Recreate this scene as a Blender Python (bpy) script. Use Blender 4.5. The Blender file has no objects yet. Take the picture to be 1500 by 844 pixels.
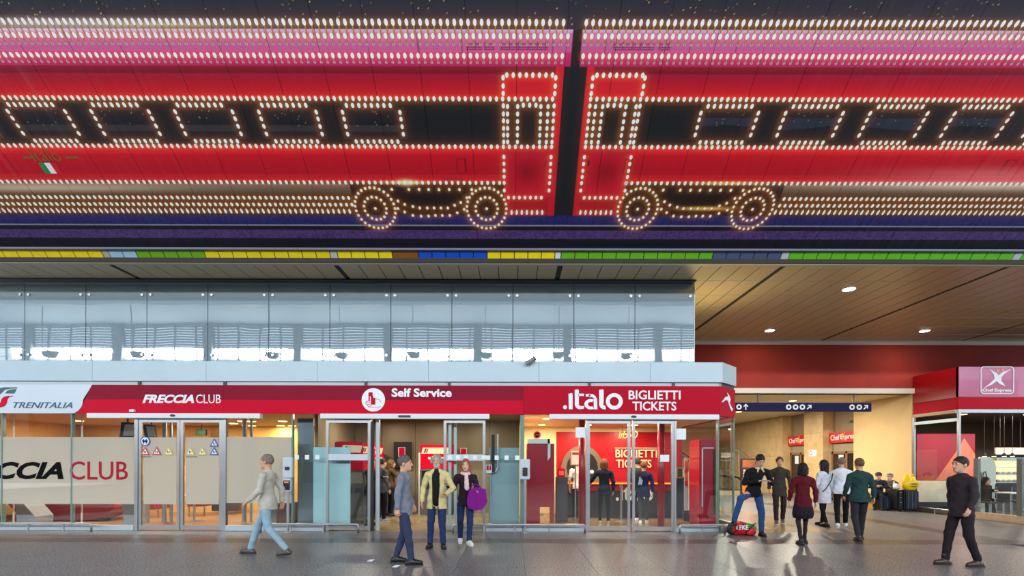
import bpy, bmesh, math, random
import numpy as np
from mathutils import Vector, Matrix

# ------------------------------------------------------------------ camera, world, exposure
SC = bpy.context.scene
COL = SC.collection
F = 708.0            # focal length in pixels of the 1500 px wide frame
CH = 1.62            # eye height
cam_data = bpy.data.cameras.new('camera')
cam_data.sensor_width = 36.0
cam_data.lens = F / 1500.0 * 36.0
cam_data.shift_y = 256.0 / 1500.0
cam_data.clip_end = 300
cam = bpy.data.objects.new('camera', cam_data)
COL.objects.link(cam)
cam.matrix_world = Matrix.Translation((0, 0, CH)) @ Matrix.Rotation(-0.0025, 4, 'Y') @ Matrix.Rotation(math.pi / 2, 4, 'X')
SC.camera = cam
w = bpy.data.worlds.new('daylight')
SC.world = w
w.use_nodes = True
bg = w.node_tree.nodes['Background']
bg.inputs[0].default_value = (0.80, 0.90, 1.0, 1)
bg.inputs[1].default_value = 2.2
SC.view_settings.view_transform = 'Standard'
SC.view_settings.look = 'None'
SC.view_settings.gamma = 1.0
SC.view_settings.use_curve_mapping = False
SC.view_settings.exposure = 0.38
LAMP = 0.85           # scale for all lamps
SC.cycles.use_denoising = True
SC.cycles.max_bounces = 8
SC.cycles.transparent_max_bounces = 16
SC.cycles.caustics_reflective = False
SC.cycles.caustics_refractive = False
SC.cycles.sample_clamp_indirect = 8.0

R = random.Random(7)
DEG = math.pi / 180

def area(name, loc, rot, sx, sy, energy, col):
    ld = bpy.data.lights.new(name, 'AREA'); ld.shape = 'RECTANGLE'; ld.size = sx; ld.size_y = sy; ld.energy = energy; ld.color = col
    o = bpy.data.objects.new(name, ld); COL.objects.link(o); o.location = loc; o.rotation_euler = rot
    return o
# daylight coming in through the high window band of the wall opposite the shops
area('window_band_daylight', (0, -13.95, 9.85), (math.radians(84), 0, 0), 76, 0.8, 11000, (0.93, 0.97, 1.0))

# ------------------------------------------------------------------ colours, materials
def lin(c):
    out = []
    for v in c[:3]:
        v = v / 255.0
        out.append(v / 12.92 if v <= 0.04045 else ((v + 0.055) / 1.055) ** 2.4)
    return (out[0], out[1], out[2], 1.0)

MATS = {}
def mat(name, col, rough=0.5, metal=0.0, spec=0.5, noise=0.0, nscale=8.0, bump=0.0, bscale=60.0,
        coat=0.0, emis=0.0, ecol=None, stretch=None):
    if name in MATS:
        return MATS[name]
    m = bpy.data.materials.new(name)
    m.use_nodes = True
    nt = m.node_tree
    b = nt.nodes['Principled BSDF']
    b.inputs['Base Color'].default_value = lin(col)
    b.inputs['Roughness'].default_value = rough
    b.inputs['Metallic'].default_value = metal
    b.inputs['Specular IOR Level'].default_value = spec
    b.inputs['Coat Weight'].default_value = coat
    if emis:
        b.inputs['Emission Color'].default_value = lin(ecol or col)
        b.inputs['Emission Strength'].default_value = emis
    tc = nt.nodes.new('ShaderNodeTexCoord')
    mp = nt.nodes.new('ShaderNodeMapping')
    nt.links.new(tc.outputs['Object'], mp.inputs[0])
    if stretch:
        mp.inputs['Scale'].default_value = stretch
    if noise > 0:
        n = nt.nodes.new('ShaderNodeTexNoise')
        n.inputs['Scale'].default_value = nscale
        n.inputs['Detail'].default_value = 5
        nt.links.new(mp.outputs[0], n.inputs['Vector'])
        r = nt.nodes.new('ShaderNodeValToRGB')
        c = lin(col)
        r.color_ramp.elements[0].position = 0.3
        r.color_ramp.elements[1].position = 0.7
        r.color_ramp.elements[0].color = tuple(v * (1 - noise) for v in c[:3]) + (1,)
        r.color_ramp.elements[1].color = tuple(min(1, v * (1 + noise)) for v in c[:3]) + (1,)
        nt.links.new(n.outputs['Fac'], r.inputs[0])
        nt.links.new(r.outputs[0], b.inputs['Base Color'])
    if bump > 0:
        n = nt.nodes.new('ShaderNodeTexNoise')
        n.inputs['Scale'].default_value = bscale
        n.inputs['Detail'].default_value = 3
        nt.links.new(mp.outputs[0], n.inputs['Vector'])
        bp = nt.nodes.new('ShaderNodeBump')
        bp.inputs['Strength'].default_value = bump
        bp.inputs['Distance'].default_value = 0.02
        nt.links.new(n.outputs['Fac'], bp.inputs['Height'])
        nt.links.new(bp.outputs[0], b.inputs['Normal'])
    MATS[name] = m
    return m

def glass(name, tint=(249, 253, 252), refl=1.0, film=0.0, fcol=(190, 185, 175), rough=0.0, bump=0.0):
    """thin pane: see-through + mirror by fresnel, optionally a translucent film on it"""
    if name in MATS:
        return MATS[name]
    m = bpy.data.materials.new(name)
    m.use_nodes = True
    nt = m.node_tree
    nt.nodes.clear()
    out = nt.nodes.new('ShaderNodeOutputMaterial')
    tr = nt.nodes.new('ShaderNodeBsdfTransparent')
    tr.inputs[0].default_value = lin(tint)
    gl = nt.nodes.new('ShaderNodeBsdfGlossy')
    gl.inputs['Roughness'].default_value = rough
    gl.inputs['Color'].default_value = (refl, refl, refl, 1)
    fr = nt.nodes.new('ShaderNodeFresnel')
    gb_ = nt.nodes.new('ShaderNodeNewGeometry')
    ir = nt.nodes.new('ShaderNodeMapRange')       # same reflectance on both faces of the pane
    ir.inputs[3].default_value = 1.5; ir.inputs[4].default_value = 1 / 1.5
    nt.links.new(gb_.outputs['Backfacing'], ir.inputs[0]); nt.links.new(ir.outputs[0], fr.inputs[0])
    mx = nt.nodes.new('ShaderNodeMixShader')
    nt.links.new(fr.outputs[0], mx.inputs[0])
    base = tr
    if film > 0:
        df = nt.nodes.new('ShaderNodeBsdfDiffuse')
        df.inputs[0].default_value = lin(fcol)
        tl = nt.nodes.new('ShaderNodeBsdfTranslucent')
        tl.inputs[0].default_value = lin(fcol)
        a = nt.nodes.new('ShaderNodeMixShader')
        a.inputs[0].default_value = 0.25
        nt.links.new(df.outputs[0], a.inputs[1]); nt.links.new(tl.outputs[0], a.inputs[2])
        b = nt.nodes.new('ShaderNodeMixShader')
        b.inputs[0].default_value = film
        nt.links.new(tr.outputs[0], b.inputs[1]); nt.links.new(a.outputs[0], b.inputs[2])
        base = b
    nt.links.new(base.outputs[0], mx.inputs[1])
    nt.links.new(gl.outputs[0], mx.inputs[2])
    if bump > 0:
        tc = nt.nodes.new('ShaderNodeTexCoord')
        n = nt.nodes.new('ShaderNodeTexNoise'); n.inputs['Scale'].default_value = 0.8; n.inputs['Detail'].default_value = 1
        bp = nt.nodes.new('ShaderNodeBump'); bp.inputs['Strength'].default_value = bump; bp.inputs['Distance'].default_value = 0.05
        nt.links.new(tc.outputs['Object'], n.inputs['Vector'])
        nt.links.new(n.outputs['Fac'], bp.inputs['Height']); nt.links.new(bp.outputs[0], gl.inputs['Normal'])
    nt.links.new(mx.outputs[0], out.inputs[0])
    MATS[name] = m
    return m

def lampmat(name, col, strength):
    if name in MATS:
        return MATS[name]
    m = bpy.data.materials.new(name)
    m.use_nodes = True
    nt = m.node_tree
    nt.nodes.clear()
    out = nt.nodes.new('ShaderNodeOutputMaterial')
    e = nt.nodes.new('ShaderNodeEmission')
    e.inputs[0].default_value = lin(col)
    e.inputs[1].default_value = strength
    nt.links.new(e.outputs[0], out.inputs[0])
    MATS[name] = m
    return m

# ------------------------------------------------------------------ placement helpers
def PX(px, Y):
    return (px - 750.0) / F * Y
def PZ(py, Y):
    return CH + (678.0 - py) / F * Y
def FY(fy, px=750):                     # distance of a point on the floor
    return CH * F / (fy - 0.0025 * (px - 750) - 678.0)

WLOC = {}
def wl(o):
    v = Vector((0, 0, 0))
    while o is not None:
        v = v + o.location
        o = o.parent
    return v

def tag(o, label=None, cat=None, group=None, kind=None):
    if label: o['label'] = label
    if cat: o['category'] = cat
    if group: o['group'] = group
    if kind: o['kind'] = kind
    return o

def thing(name, label, cat, loc=(0, 0, 0), rz=0.0, group=None):
    o = bpy.data.objects.new(name, None)
    o.empty_display_size = 0.1
    COL.objects.link(o)
    o.location = loc
    o.rotation_euler = (0, 0, rz)
    return tag(o, label, cat, group)

class MB:
    def __init__(s):
        s.v = []; s.f = []
    def _add(s, vs, fs):
        n = len(s.v)
        s.v.extend([tuple(p) for p in vs])
        s.f.extend([tuple(i + n for i in f) for f in fs])
        return s
    def box(s, x0, x1, y0, y1, z0, z1):
        if x1 < x0: x0, x1 = x1, x0
        if y1 < y0: y0, y1 = y1, y0
        if z1 < z0: z0, z1 = z1, z0
        return s._add([(x0,y0,z0),(x1,y0,z0),(x1,y1,z0),(x0,y1,z0),(x0,y0,z1),(x1,y0,z1),(x1,y1,z1),(x0,y1,z1)],
                      [(0,3,2,1),(4,5,6,7),(0,1,5,4),(1,2,6,5),(2,3,7,6),(3,0,4,7)])
    def bbox(s, x0, x1, y0, y1, z0, z1, b=0.01):
        """box with chamfered edges"""
        bm = bmesh.new()
        bmesh.ops.create_cube(bm, size=1)
        for v in bm.verts:
            v.co = Vector(((x0 + x1) / 2 + v.co.x * (x1 - x0), (y0 + y1) / 2 + v.co.y * (y1 - y0), (z0 + z1) / 2 + v.co.z * (z1 - z0)))
        bmesh.ops.bevel(bm, geom=bm.edges[:], offset=b, segments=2, affect='EDGES')
        bm.verts.index_update()
        vs = [v.co[:] for v in bm.verts]; fs = [[v.index for v in f.verts] for f in bm.faces]
        bm.free()
        return s._add(vs, fs)
    def prism(s, poly, y0, y1, axis='y'):
        """poly of (a,b) extruded; axis y: (x,z); axis z: (x,y); axis x: (y,z)"""
        n = len(poly)
        area = sum(poly[i][0] * poly[(i + 1) % n][1] - poly[(i + 1) % n][0] * poly[i][1] for i in range(n))
        if area < 0: poly = poly[::-1]
        def P(a, b, t):
            return (a, t, b) if axis == 'y' else ((a, b, t) if axis == 'z' else (t, a, b))
        vs = [P(a, b, y0) for a, b in poly] + [P(a, b, y1) for a, b in poly]
        fs = [tuple(range(n)), tuple(range(2 * n - 1, n - 1, -1))]
        for i in range(n):
            j = (i + 1) % n
            fs.append((i, i + n, j + n, j))
        if axis != 'y':
            fs = [f[::-1] for f in fs]
        return s._add(vs, fs)
    def tube(s, pts, r, seg=8, caps=True, r2=None):
        pts = [Vector(p) for p in pts]
        n = len(pts)
        rings = []
        up = None
        for i, p in enumerate(pts):
            if i == 0: t = pts[1] - pts[0]
            elif i == n - 1: t = pts[-1] - pts[-2]
            else: t = (pts[i + 1] - pts[i]).normalized() + (pts[i] - pts[i - 1]).normalized()
            t.normalize()
            if up is None:
                up = Vector((0, 0, 1)) if abs(t.z) < 0.9 else Vector((1, 0, 0))
            a = t.cross(up).normalized(); b = a.cross(t).normalized()
            up = b
            rr = r if r2 is None else r + (r2 - r) * i / (n - 1)
            rings.append([p + a * (rr * math.cos(2 * math.pi * k / seg)) + b * (rr * math.sin(2 * math.pi * k / seg)) for k in range(seg)])
        vs = [q for ring in rings for q in ring]
        fs = []
        for i in range(n - 1):
            for k in range(seg):
                k2 = (k + 1) % seg
                fs.append((i * seg + k, i * seg + k2, (i + 1) * seg + k2, (i + 1) * seg + k))
        if caps:
            fs.append(tuple(range(seg - 1, -1, -1)))
            fs.append(tuple((n - 1) * seg + k for k in range(seg)))
        return s._add(vs, fs)
    def lathe(s, prof, c=(0, 0, 0), seg=20):
        """prof: (radius, z) pairs bottom to top"""
        n = len(prof)
        vs = [(c[0] + r * math.cos(2 * math.pi * k / seg), c[1] + r * math.sin(2 * math.pi * k / seg), c[2] + z) for r, z in prof for k in range(seg)]
        fs = []
        for i in range(n - 1):
            for k in range(seg):
                k2 = (k + 1) % seg
                fs.append((i * seg + k, i * seg + k2, (i + 1) * seg + k2, (i + 1) * seg + k))
        fs.append(tuple(range(seg - 1, -1, -1)))
        fs.append(tuple((n - 1) * seg + k for k in range(seg)))
        return s._add(vs, fs)
    def quad(s, a, b, c, d):
        return s._add([a, b, c, d], [(0, 1, 2, 3)])
    def mesh(s, name, m, smooth=False):
        me = bpy.data.meshes.new(name)
        me.from_pydata(s.v, [], s.f)
        me.update()
        if m: me.materials.append(m)
        if smooth:
            me.polygons.foreach_set('use_smooth', [True] * len(me.polygons))
        return me
    def build(s, name, m, parent=None, local=False, smooth=False, label=None, kind=None):
        if parent is not None and not local:
            L = wl(parent)
            s.v = [(p[0] - L.x, p[1] - L.y, p[2] - L.z) for p in s.v]
        o = bpy.data.objects.new(name, s.mesh(name, m, smooth))
        COL.objects.link(o)
        if parent is not None: o.parent = parent
        if label: o['label'] = label
        if kind: o['kind'] = kind
        return o

def piece(name, me, loc, parent, label=None, rz=0):
    """a part sharing mesh data; loc is in the parent's frame"""
    o = bpy.data.objects.new(name, me)
    COL.objects.link(o)
    o.location = loc
    o.rotation_euler = (0, 0, rz)
    if parent is not None: o.parent = parent
    if label: o['label'] = label
    return o

def struct(name, mb, m, smooth=False):
    return mb.build(name, m, None, smooth=smooth, kind='structure')

def copy_tree(o, parent=None):
    c = o.copy(); COL.objects.link(c); c.parent = parent
    for ch in list(o.children):
        copy_tree(ch, c)
    return c

TEXTCACHE = {}
def text_geom(s, shear=0.0, offset=0.0, depth=0.004):
    key = (s, shear, offset)
    if key not in TEXTCACHE:
        cu = bpy.data.curves.new('txt', 'FONT')
        cu.body = s; cu.shear = shear; cu.offset = offset; cu.extrude = 0.0
        cu.resolution_u = 3
        o = bpy.data.objects.new('txt', cu)
        COL.objects.link(o)
        dg = bpy.context.evaluated_depsgraph_get()
        me = bpy.data.meshes.new_from_object(o.evaluated_get(dg))
        vs = np.array([v.co[:] for v in me.vertices]); fs = [tuple(p.vertices) for p in me.polygons]
        bpy.data.objects.remove(o); bpy.data.curves.remove(cu); bpy.data.meshes.remove(me)
        TEXTCACHE[key] = (vs, fs)
    return TEXTCACHE[key]

def text(name, s, m, parent, O, U, V, wdt, hgt, shear=0.0, offset=0.0, thick=0.006, label=None, mirror=False, local=False):
    """text fitted in a wdt x hgt rectangle with lower left corner O, axes U (right) and V (up)"""
    vs, fs = text_geom(s, shear, offset)
    vs = vs.copy()
    lo = vs.min(0); hi = vs.max(0)
    a = (vs[:, 0] - lo[0]) / (hi[0] - lo[0]) * wdt
    if mirror: a = wdt - a
    b = (vs[:, 1] - lo[1]) / (hi[1] - lo[1]) * hgt
    U = Vector(U).normalized(); V = Vector(V).normalized(); N = U.cross(V).normalized()
    O = Vector(O)
    mb = MB()
    P = [O + U * float(x) + V * float(y) + N * thick for x, y in zip(a, b)]
    n = len(P)
    Q = [p - N * thick for p in P]
    # face + side walls
    cnt = {}
    for f in fs:
        for i in range(len(f)):
            e = (f[i], f[(i + 1) % len(f)])
            cnt[e] = cnt.get(e, 0) + 1
    sides = [e for e in cnt if (e[1], e[0]) not in cnt]
    F2 = list(fs) + [(e[1], e[0], e[0] + n, e[1] + n) for e in sides]
    mb._add(P + Q, F2)
    return mb.build(name, m, parent, label=label, local=local)
# ------------------------------------------------------------------ common materials
M_STEEL = mat('brushed_steel', (170, 172, 175), 0.32, 0.85, bump=0.05, bscale=40, stretch=(1, 1, 8))
M_ALU = mat('pale_aluminium', (186, 198, 206), 0.42, 0.35)
M_WHITE = mat('white_enamel', (222, 228, 232), 0.4)
M_COPE = mat('coping_metal', (176, 196, 206), 0.45, 0.1, noise=0.03, nscale=1.5)
M_DARK = mat('dark_plastic', (28, 28, 32), 0.4)
M_BLACK = mat('black_matt', (12, 12, 14), 0.6)
M_RED = mat('sign_red', (204, 0, 44), 0.5, spec=.1)
M_DRED = mat('sign_dark_red', (138, 14, 46), 0.5, spec=.1)
M_GLASS = glass('clear_glass', bump=0.15)
M_FIN = mat('glass_edge_green', (110, 140, 134), 0.25)
M_FILM = glass('frosted_film', film=0.86, fcol=(212, 206, 190))
M_LETW = mat('letter_white', (232, 238, 242), 0.4)
M_LETK = mat('letter_black', (10, 9, 10), 0.8, spec=.1)
M_LETR = mat('letter_red', (172, 10, 44), 0.6, spec=.2)
M_BEIGE = mat('beige_plaster', (222, 188, 132), 0.7, noise=0.05, nscale=1.2)
M_CREAM = mat('cream_paint', (226, 205, 158), 0.6, noise=0.03, nscale=1.0)

# ------------------------------------------------------------------ floor: granite slabs, dark strips
def granite(name, c0, c1, rough=0.3):
    m = mat(name, c0, rough)
    nt = m.node_tree; b = nt.nodes['Principled BSDF']
    geo = nt.nodes.new('ShaderNodeNewGeometry')
    n1 = nt.nodes.new('ShaderNodeTexNoise'); n1.inputs['Scale'].default_value = 42; n1.inputs['Detail'].default_value = 3
    n2 = nt.nodes.new('ShaderNodeTexNoise'); n2.inputs['Scale'].default_value = 0.8; n2.inputs['Detail'].default_value = 3
    nt.links.new(geo.outputs['Position'], n1.inputs['Vector']); nt.links.new(geo.outputs['Position'], n2.inputs['Vector'])
    r = nt.nodes.new('ShaderNodeValToRGB')
    r.color_ramp.elements[0].position = 0.42; r.color_ramp.elements[1].position = 0.58
    r.color_ramp.elements[0].color = lin(c0); r.color_ramp.elements[1].color = lin(c1)
    nt.links.new(n1.outputs['Fac'], r.inputs[0])
    mx = nt.nodes.new('ShaderNodeMixRGB'); mx.blend_type = 'MULTIPLY'; mx.inputs[0].default_value = 0.5
    nt.links.new(r.outputs[0], mx.inputs[1]); nt.links.new(n2.outputs['Fac'], mx.inputs[2])
    nt.links.new(mx.outputs[0], b.inputs['Base Color'])
    mr = nt.nodes.new('ShaderNodeMapRange'); mr.inputs[3].default_value = rough - 0.06; mr.inputs[4].default_value = rough + 0.12
    nt.links.new(n2.outputs['Fac'], mr.inputs[0]); nt.links.new(mr.outputs[0], b.inputs['Roughness'])
    return m
M_GRAN = granite('grey_granite', (48, 48, 54), (160, 158, 160), .34)
M_GRAND = granite('dark_granite', (58, 54, 56), (88, 84, 84))
M_CRST = granite('cream_stone', (176, 150, 110), (214, 190, 150), .22)
M_JOINT = mat('joint_grout', (48, 46, 46), 0.9)
floor = struct('floor', MB().box(-30, 30, -16, 40, -0.3, -0.012), M_JOINT)
SW = 1.06
def slab_run(x0, x1, y0, y1, m, name='floor_slab'):
    me = MB().box(x0 + 0.0025, x1 - 0.0025, y0 + 0.0025, y1 - 0.0025, -0.012, 0.0).mesh(name, m)
    return piece(name, me, (0, 0, 0), floor)
SY0, SY1 = 9.72, 10.28          # dark strip crossing the picture
SX0, SX1 = 10.0, 10.55          # dark strip running into the corridor
xs = [0.2 + SW * k for k in range(-13, 9)] + [SX0]
for i in range(len(xs) - 1):
    if xs[i + 1] - xs[i] < 0.3: continue
    for (a, b) in ((5.2, 7.46), (7.46, 9.72), (10.28, 11.38)):
        slab_run(xs[i], xs[i + 1], a, b, M_GRAN)
xr = [SX1 + SW * k for k in range(0, 7)]
for i in range(len(xr) - 1):
    for (a, b) in ((5.2, 7.46), (7.46, 9.72), (10.28, 12.5), (12.5, 14.7)):
        slab_run(xr[i], xr[i + 1], a, b, M_GRAN)
xc = [5.62, 6.7, 7.8, 8.9, 10.0]
for i in range(4):
    for (a, b) in ((11.38, 13.6), (13.6, 15.8), (15.8, 18.0), (18.0, 20.2)):
        slab_run(xc[i], xc[i + 1], a, b, M_CRST if i < 2 else M_GRAN)
for (a, b) in ((14.7, 17.2), (17.2, 19.7)):
    for i in range(3):
        slab_run(xr[i], xr[i + 1], a, b, M_GRAN)
for k in range(12):
    slab_run(-13.6 + 2.4 * k, -11.2 + 2.4 * k, SY0, SY1, M_GRAND, 'dark_floor_strip')
for (a, b) in ((10.28, 12.4), (12.4, 14.5), (14.5, 16.6), (16.6, 19.0)):
    slab_run(SX0, SX1, a, b, M_GRAND, 'dark_floor_strip')
slab_run(5.62, SX0, 20.2, 33, M_GRAN, 'floor_field'); slab_run(SX0, 14.2, 19.7, 33, M_GRAN, 'floor_field')
slab_run(SX0, SX1, 19.0, 19.7, M_GRAND, 'dark_floor_strip')
slab_run(-24, 24, -15, 5.2, M_GRAN, 'floor_field')

# ------------------------------------------------------------------ hall behind the camera
M_ROOF = mat('hall_roof_grey', (128, 142, 152), 0.7)
M_MULL = mat('facade_mullion', (92, 100, 110), 0.5)
struct('ceiling_hall', MB().box(-46, 46, -14.4, -9, 12.0, 12.3).box(-46, 46, -5, 6.4, 12.0, 12.3), M_ROOF)
struct('wall_above_mural', MB().box(-16, 16, 6.15, 6.4, 9.0, 12.0), mat('dark_upper_wall', (60, 62, 70), 0.7))
struct('wall_facade', MB().box(-46, 46, -14.4, -14.0, -0.012, 9.3), mat('facade_stone', (84, 84, 86), 0.8))
fac = thing('hall_glazing_frame', 'steel mullions and louvre bars of the high window band opposite the shops', 'window frame', (0, -14.1, 9.3))
for i in range(50):
    x = -40 + 1.6 * i
    MB().box(x - 0.05, x + 0.05, -13.93, -13.83, 9.3, 12.0).build('mullion', M_MULL, fac)
for x in (-36.6, -29.8, -23, -16.2, -9.4, -2.6, 4.2, 11.0, 17.8, 24.6):
    MB().box(x - 0.3, x + 0.3, -13.9, -13.5, -0.012, 12.0).build('column', M_MULL, fac)
mb = MB()
for k in range(8):
    mb.box(-46, 46, -13.92, -13.86, 10.42 + 0.2 * k, 10.56 + 0.2 * k)
mb.box(-46, 46, -13.92, -13.84, 10.25, 10.36); mb.box(-46, 46, -13.9, -13.86, 9.6, 9.64)
mb.build('louvre', mat('louvre_blue', (120, 142, 165), 0.6), fac, kind='stuff')
for px_ in (72, 200, 398, 500, 606, 711, 818, 918):
    x = PX(px_, 32.8)
    t = thing('hanging_floodlight', 'dark floodlight hanging from the hall roof, mirrored in the glass parapet', 'lamp', (x, -10.0, 8.9), group='floodlights mirrored in the parapet')
    MB().prism([(x - .42, 9.1), (x + .42, 9.1), (x + .36, 8.85), (x + .2, 8.68), (x - .2, 8.68), (x - .36, 8.85)], -10.2, -9.8).build('housing', M_DARK, t)
    MB().box(x - .02, x + .02, -9.5, -9.46, 9.1, 12.0).box(x - .02, x + .02, -9.8, -9.46, 9.08, 9.12).build('rod', M_DARK, t)

# ------------------------------------------------------------------ beige panelled ceiling
HC = 5.86
M_CPAN = mat('ceiling_panel_beige', (192, 170, 122), 0.32, 0.05, noise=0.04, nscale=0.7)
ceil = struct('ceiling', MB().box(-14, 20.5, 10.25, 16.75, HC + 0.02, HC + 0.35).box(-14, 20.5, 10.2, 10.3, HC - 0.02, HC + 0.3), mat('ceiling_backing', (48, 42, 34), 0.8))
rowY = [10.33, 11.25, 12.18, 13.1, 14.03, 14.95, 15.87, 16.7]
GAPS = [-13.5, -8.65, -3.8, 1.03, 5.83, 10.66, 15.5, 20.3]
cpan_cache = {}
def cpan(wd, ln):
    k = (round(wd, 3), round(ln, 3))
    if k not in cpan_cache:
        cpan_cache[k] = MB().box(0.009, wd - 0.009, 0.009, ln - 0.009, 0.0, 0.018).mesh('ceiling_panel', M_CPAN)
    return cpan_cache[k]
mbrest = MB()
for r in range(7):
    for g in range(7):
        a, b = GAPS[g] + 0.05, GAPS[g + 1] - 0.05
        n = 11
        wd = (b - a) / n
        for i in range(n):
            x = a + i * wd
            vis = (r == 0 and -11.5 < x < 11.5) or (x > 4.2 and x < PX(1500, rowY[r + 1]) + 0.5)
            if vis:
                piece('ceiling_panel', cpan(wd, rowY[r + 1] - rowY[r]), (x, rowY[r], HC), ceil)
            else:
                mbrest.box(x + 0.009, x + wd - 0.009, rowY[r] + 0.009, rowY[r + 1] - 0.009, HC, HC + 0.018)
M_PROF = mat('joint_profile_metal', (196, 196, 190), 0.35, 0.3)
for r in range(1, 7):
    for g in range(7):
        a, b = GAPS[g] + 0.05, GAPS[g + 1] - 0.05
        if b < 4.4: continue
        n = 11; wd = (b - a) / n
        pm_ = MB()
        for i in range(n):
            pm_.box(a + i * wd + .012, a + (i + 1) * wd - .012, rowY[r] - .011, rowY[r] + .011, HC - .006, HC + .004)
        pm_.build('joint_profile', M_PROF, ceil)
mbrest.build('ceiling_panel_rest', M_CPAN, ceil, kind='stuff')
M_LAMPW = lampmat('downlight_glow', (255, 240, 215), 14)
def downlight(name, label, x, y, z, r=0.11, power=25, col=(1.0, 0.85, 0.65), group=None, em=None, rim=M_WHITE, light=True):
    t = thing(name, label, 'lamp', (x, y, z), group=group)
    MB().lathe([(r * 1.2, -0.012), (r * 1.2, 0.0)], (0, 0, 0), 20).build('rim', rim, t, local=True)
    MB().lathe([(r, -0.018), (r, -0.012)], (0, 0, 0), 20).build('lens', em or M_LAMPW, t, local=True)
    if light:
        ld = bpy.data.lights.new('downlight', 'AREA')
        ld.shape = 'DISK'; ld.size = r * 2; ld.energy = power * LAMP; ld.color = col
        lo = bpy.data.objects.new('lamp_light', ld); COL.objects.link(lo)
        lo.parent = t; lo.location = (0, 0, -0.03)
    return t
downlight('downlight', 'round recessed downlight in the beige ceiling, large nearest one above the corridor mouth', PX(1243, 11.73), 11.73, HC, 0.13, 26)
downlight('downlight', 'round recessed downlight in the far left of the beige ceiling by the red wall', PX(1127, 15.4), 15.4, HC, 0.13, 28)
downlight('downlight', 'round recessed downlight in the far ceiling straight above the food kiosk roof', PX(1354, 15.4), 15.4, HC, 0.13, 28)

# warm uplight on the shop roof near its right end, lighting the beige ceiling
ul_ = thing('roof_uplight', 'warm uplight on the shop roof behind the right end of the glass parapet', 'lamp', (4.75, 12.3, 3.63))
MB().lathe([(.1, 0), (.12, .05), (.14, .2)], (0, 0, 0), 14).build('housing', M_DARK, ul_, local=True)
MB().lathe([(.11, .2), (.11, .205)], (0, 0, 0), 14).build('lens', lampmat('uplight_glow', (255, 210, 110), 8), ul_, local=True)
ld = bpy.data.lights.new('uplight', 'SPOT'); ld.energy = 150 * LAMP; ld.color = (1, .82, .45); ld.spot_size = 2.4; ld.spot_blend = 1; ld.shadow_soft_size = .12
lo = bpy.data.objects.new('lamp_light', ld); COL.objects.link(lo); lo.parent = ul_; lo.location = (0, 0, .24); lo.rotation_euler = (math.pi + .25, 0, 0)

# coloured tile strip under the mural
strip = thing('coloured_tile_strip', 'narrow strip of yellow, green, blue and white tiles under the big picture', 'tile strip', (0, 10.2, HC))
TC = {}
def tilem(c):
    if c not in TC:
        TC[c] = mat('tile_%d' % len(TC), c, 0.4, noise=0.04, nscale=4)
    return TC[c]
segs = [(-160, 150, (226, 200, 8)), (150, 160, (170, 160, 130)), (160, 200, (150, 185, 205)), (200, 300, (100, 158, 10)), (300, 483, (224, 200, 10)),
        (483, 494, (178, 178, 170)), (494, 574, (230, 208, 10)), (574, 612, (128, 76, 26)), (612, 713, (12, 76, 186)), (713, 812, (236, 212, 16)), (812, 821, (215, 215, 220)),
        (821, 1043, (96, 176, 20)), (1043, 1143, (66, 82, 118)), (1143, 1155, (178, 186, 186)), (1155, 1483, (90, 182, 18)), (1483, 1495, (178, 186, 186)), (1495, 1640, (90, 182, 18))]
# strip section: from (Y 10.1, z 6.03) down to (Y 10.2, z 5.9)
def strip_tile(x0, x1, c):
    mb = MB()
    a = 0.009
    ya, za, yb, zb = 10.10, 6.05, 10.24, 5.885
    vs = [(x0 + a, ya, za), (x1 - a, ya, za), (x1 - a, yb, zb), (x0 + a, yb, zb)]
    n = Vector((0, -0.76, -0.65)) * 0.015
    vs2 = [(p[0], p[1] - n.y, p[2] - n.z) for p in vs]
    mb._add(vs + vs2, [(0, 3, 2, 1), (4, 5, 6, 7), (0, 1, 5, 4), (1, 2, 6, 5), (2, 3, 7, 6), (3, 0, 4, 7)])
    mb.build('tile', tilem(c), strip)
for (a, b, c) in segs:
    n = max(1, round((b - a) / 20.2)) if c != (128, 76, 26) else 1
    for i in range(n):
        strip_tile(PX(a + (b - a) * i / n, 10.17), PX(a + (b - a) * (i + 1) / n, 10.17), c)
MB().prism([(10.13, 6.06), (10.27, 5.9), (10.3, 5.93), (10.16, 6.1)], -13.5, 13.5, 'x').build('backing', M_DARK, strip)
MB().box(-13.5, 20, 10.23, 10.33, HC - 0.03, HC - 0.021).build('lower_trim', mat('strip_trim', (190, 182, 156), 0.4), strip)
MB().box(-13.5, 13.5, 10.03, 10.11, 6.035, 6.075).build('upper_trim', mat('strip_trim_top', (96, 96, 116), 0.4), strip)

# ------------------------------------------------------------------ mural (a flat print on sloping panels)
TA = (1220.0 - 678.0) / F
CA = 1 / math.sqrt(1 + TA * TA); SA = TA * CA
MY0, MZ0 = 10.1, 6.07
def mY(y): return 8624.0 / (1220.0 - y)
def mS(y): return (MY0 - mY(y)) / CA
def mX(x, y): return (x - 750.0) / F * mY(y)
SMAX = 4.25
NX = 0.016; NS = 0.0135
X0m, X1m = -13.0, 13.0
ncol = int(round((X1m - X0m) / NX)) + 1
nrow = int(round(SMAX / NS)) + 1
gx = X0m + np.arange(ncol) * NX
gs = np.arange(nrow) * NS
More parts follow.
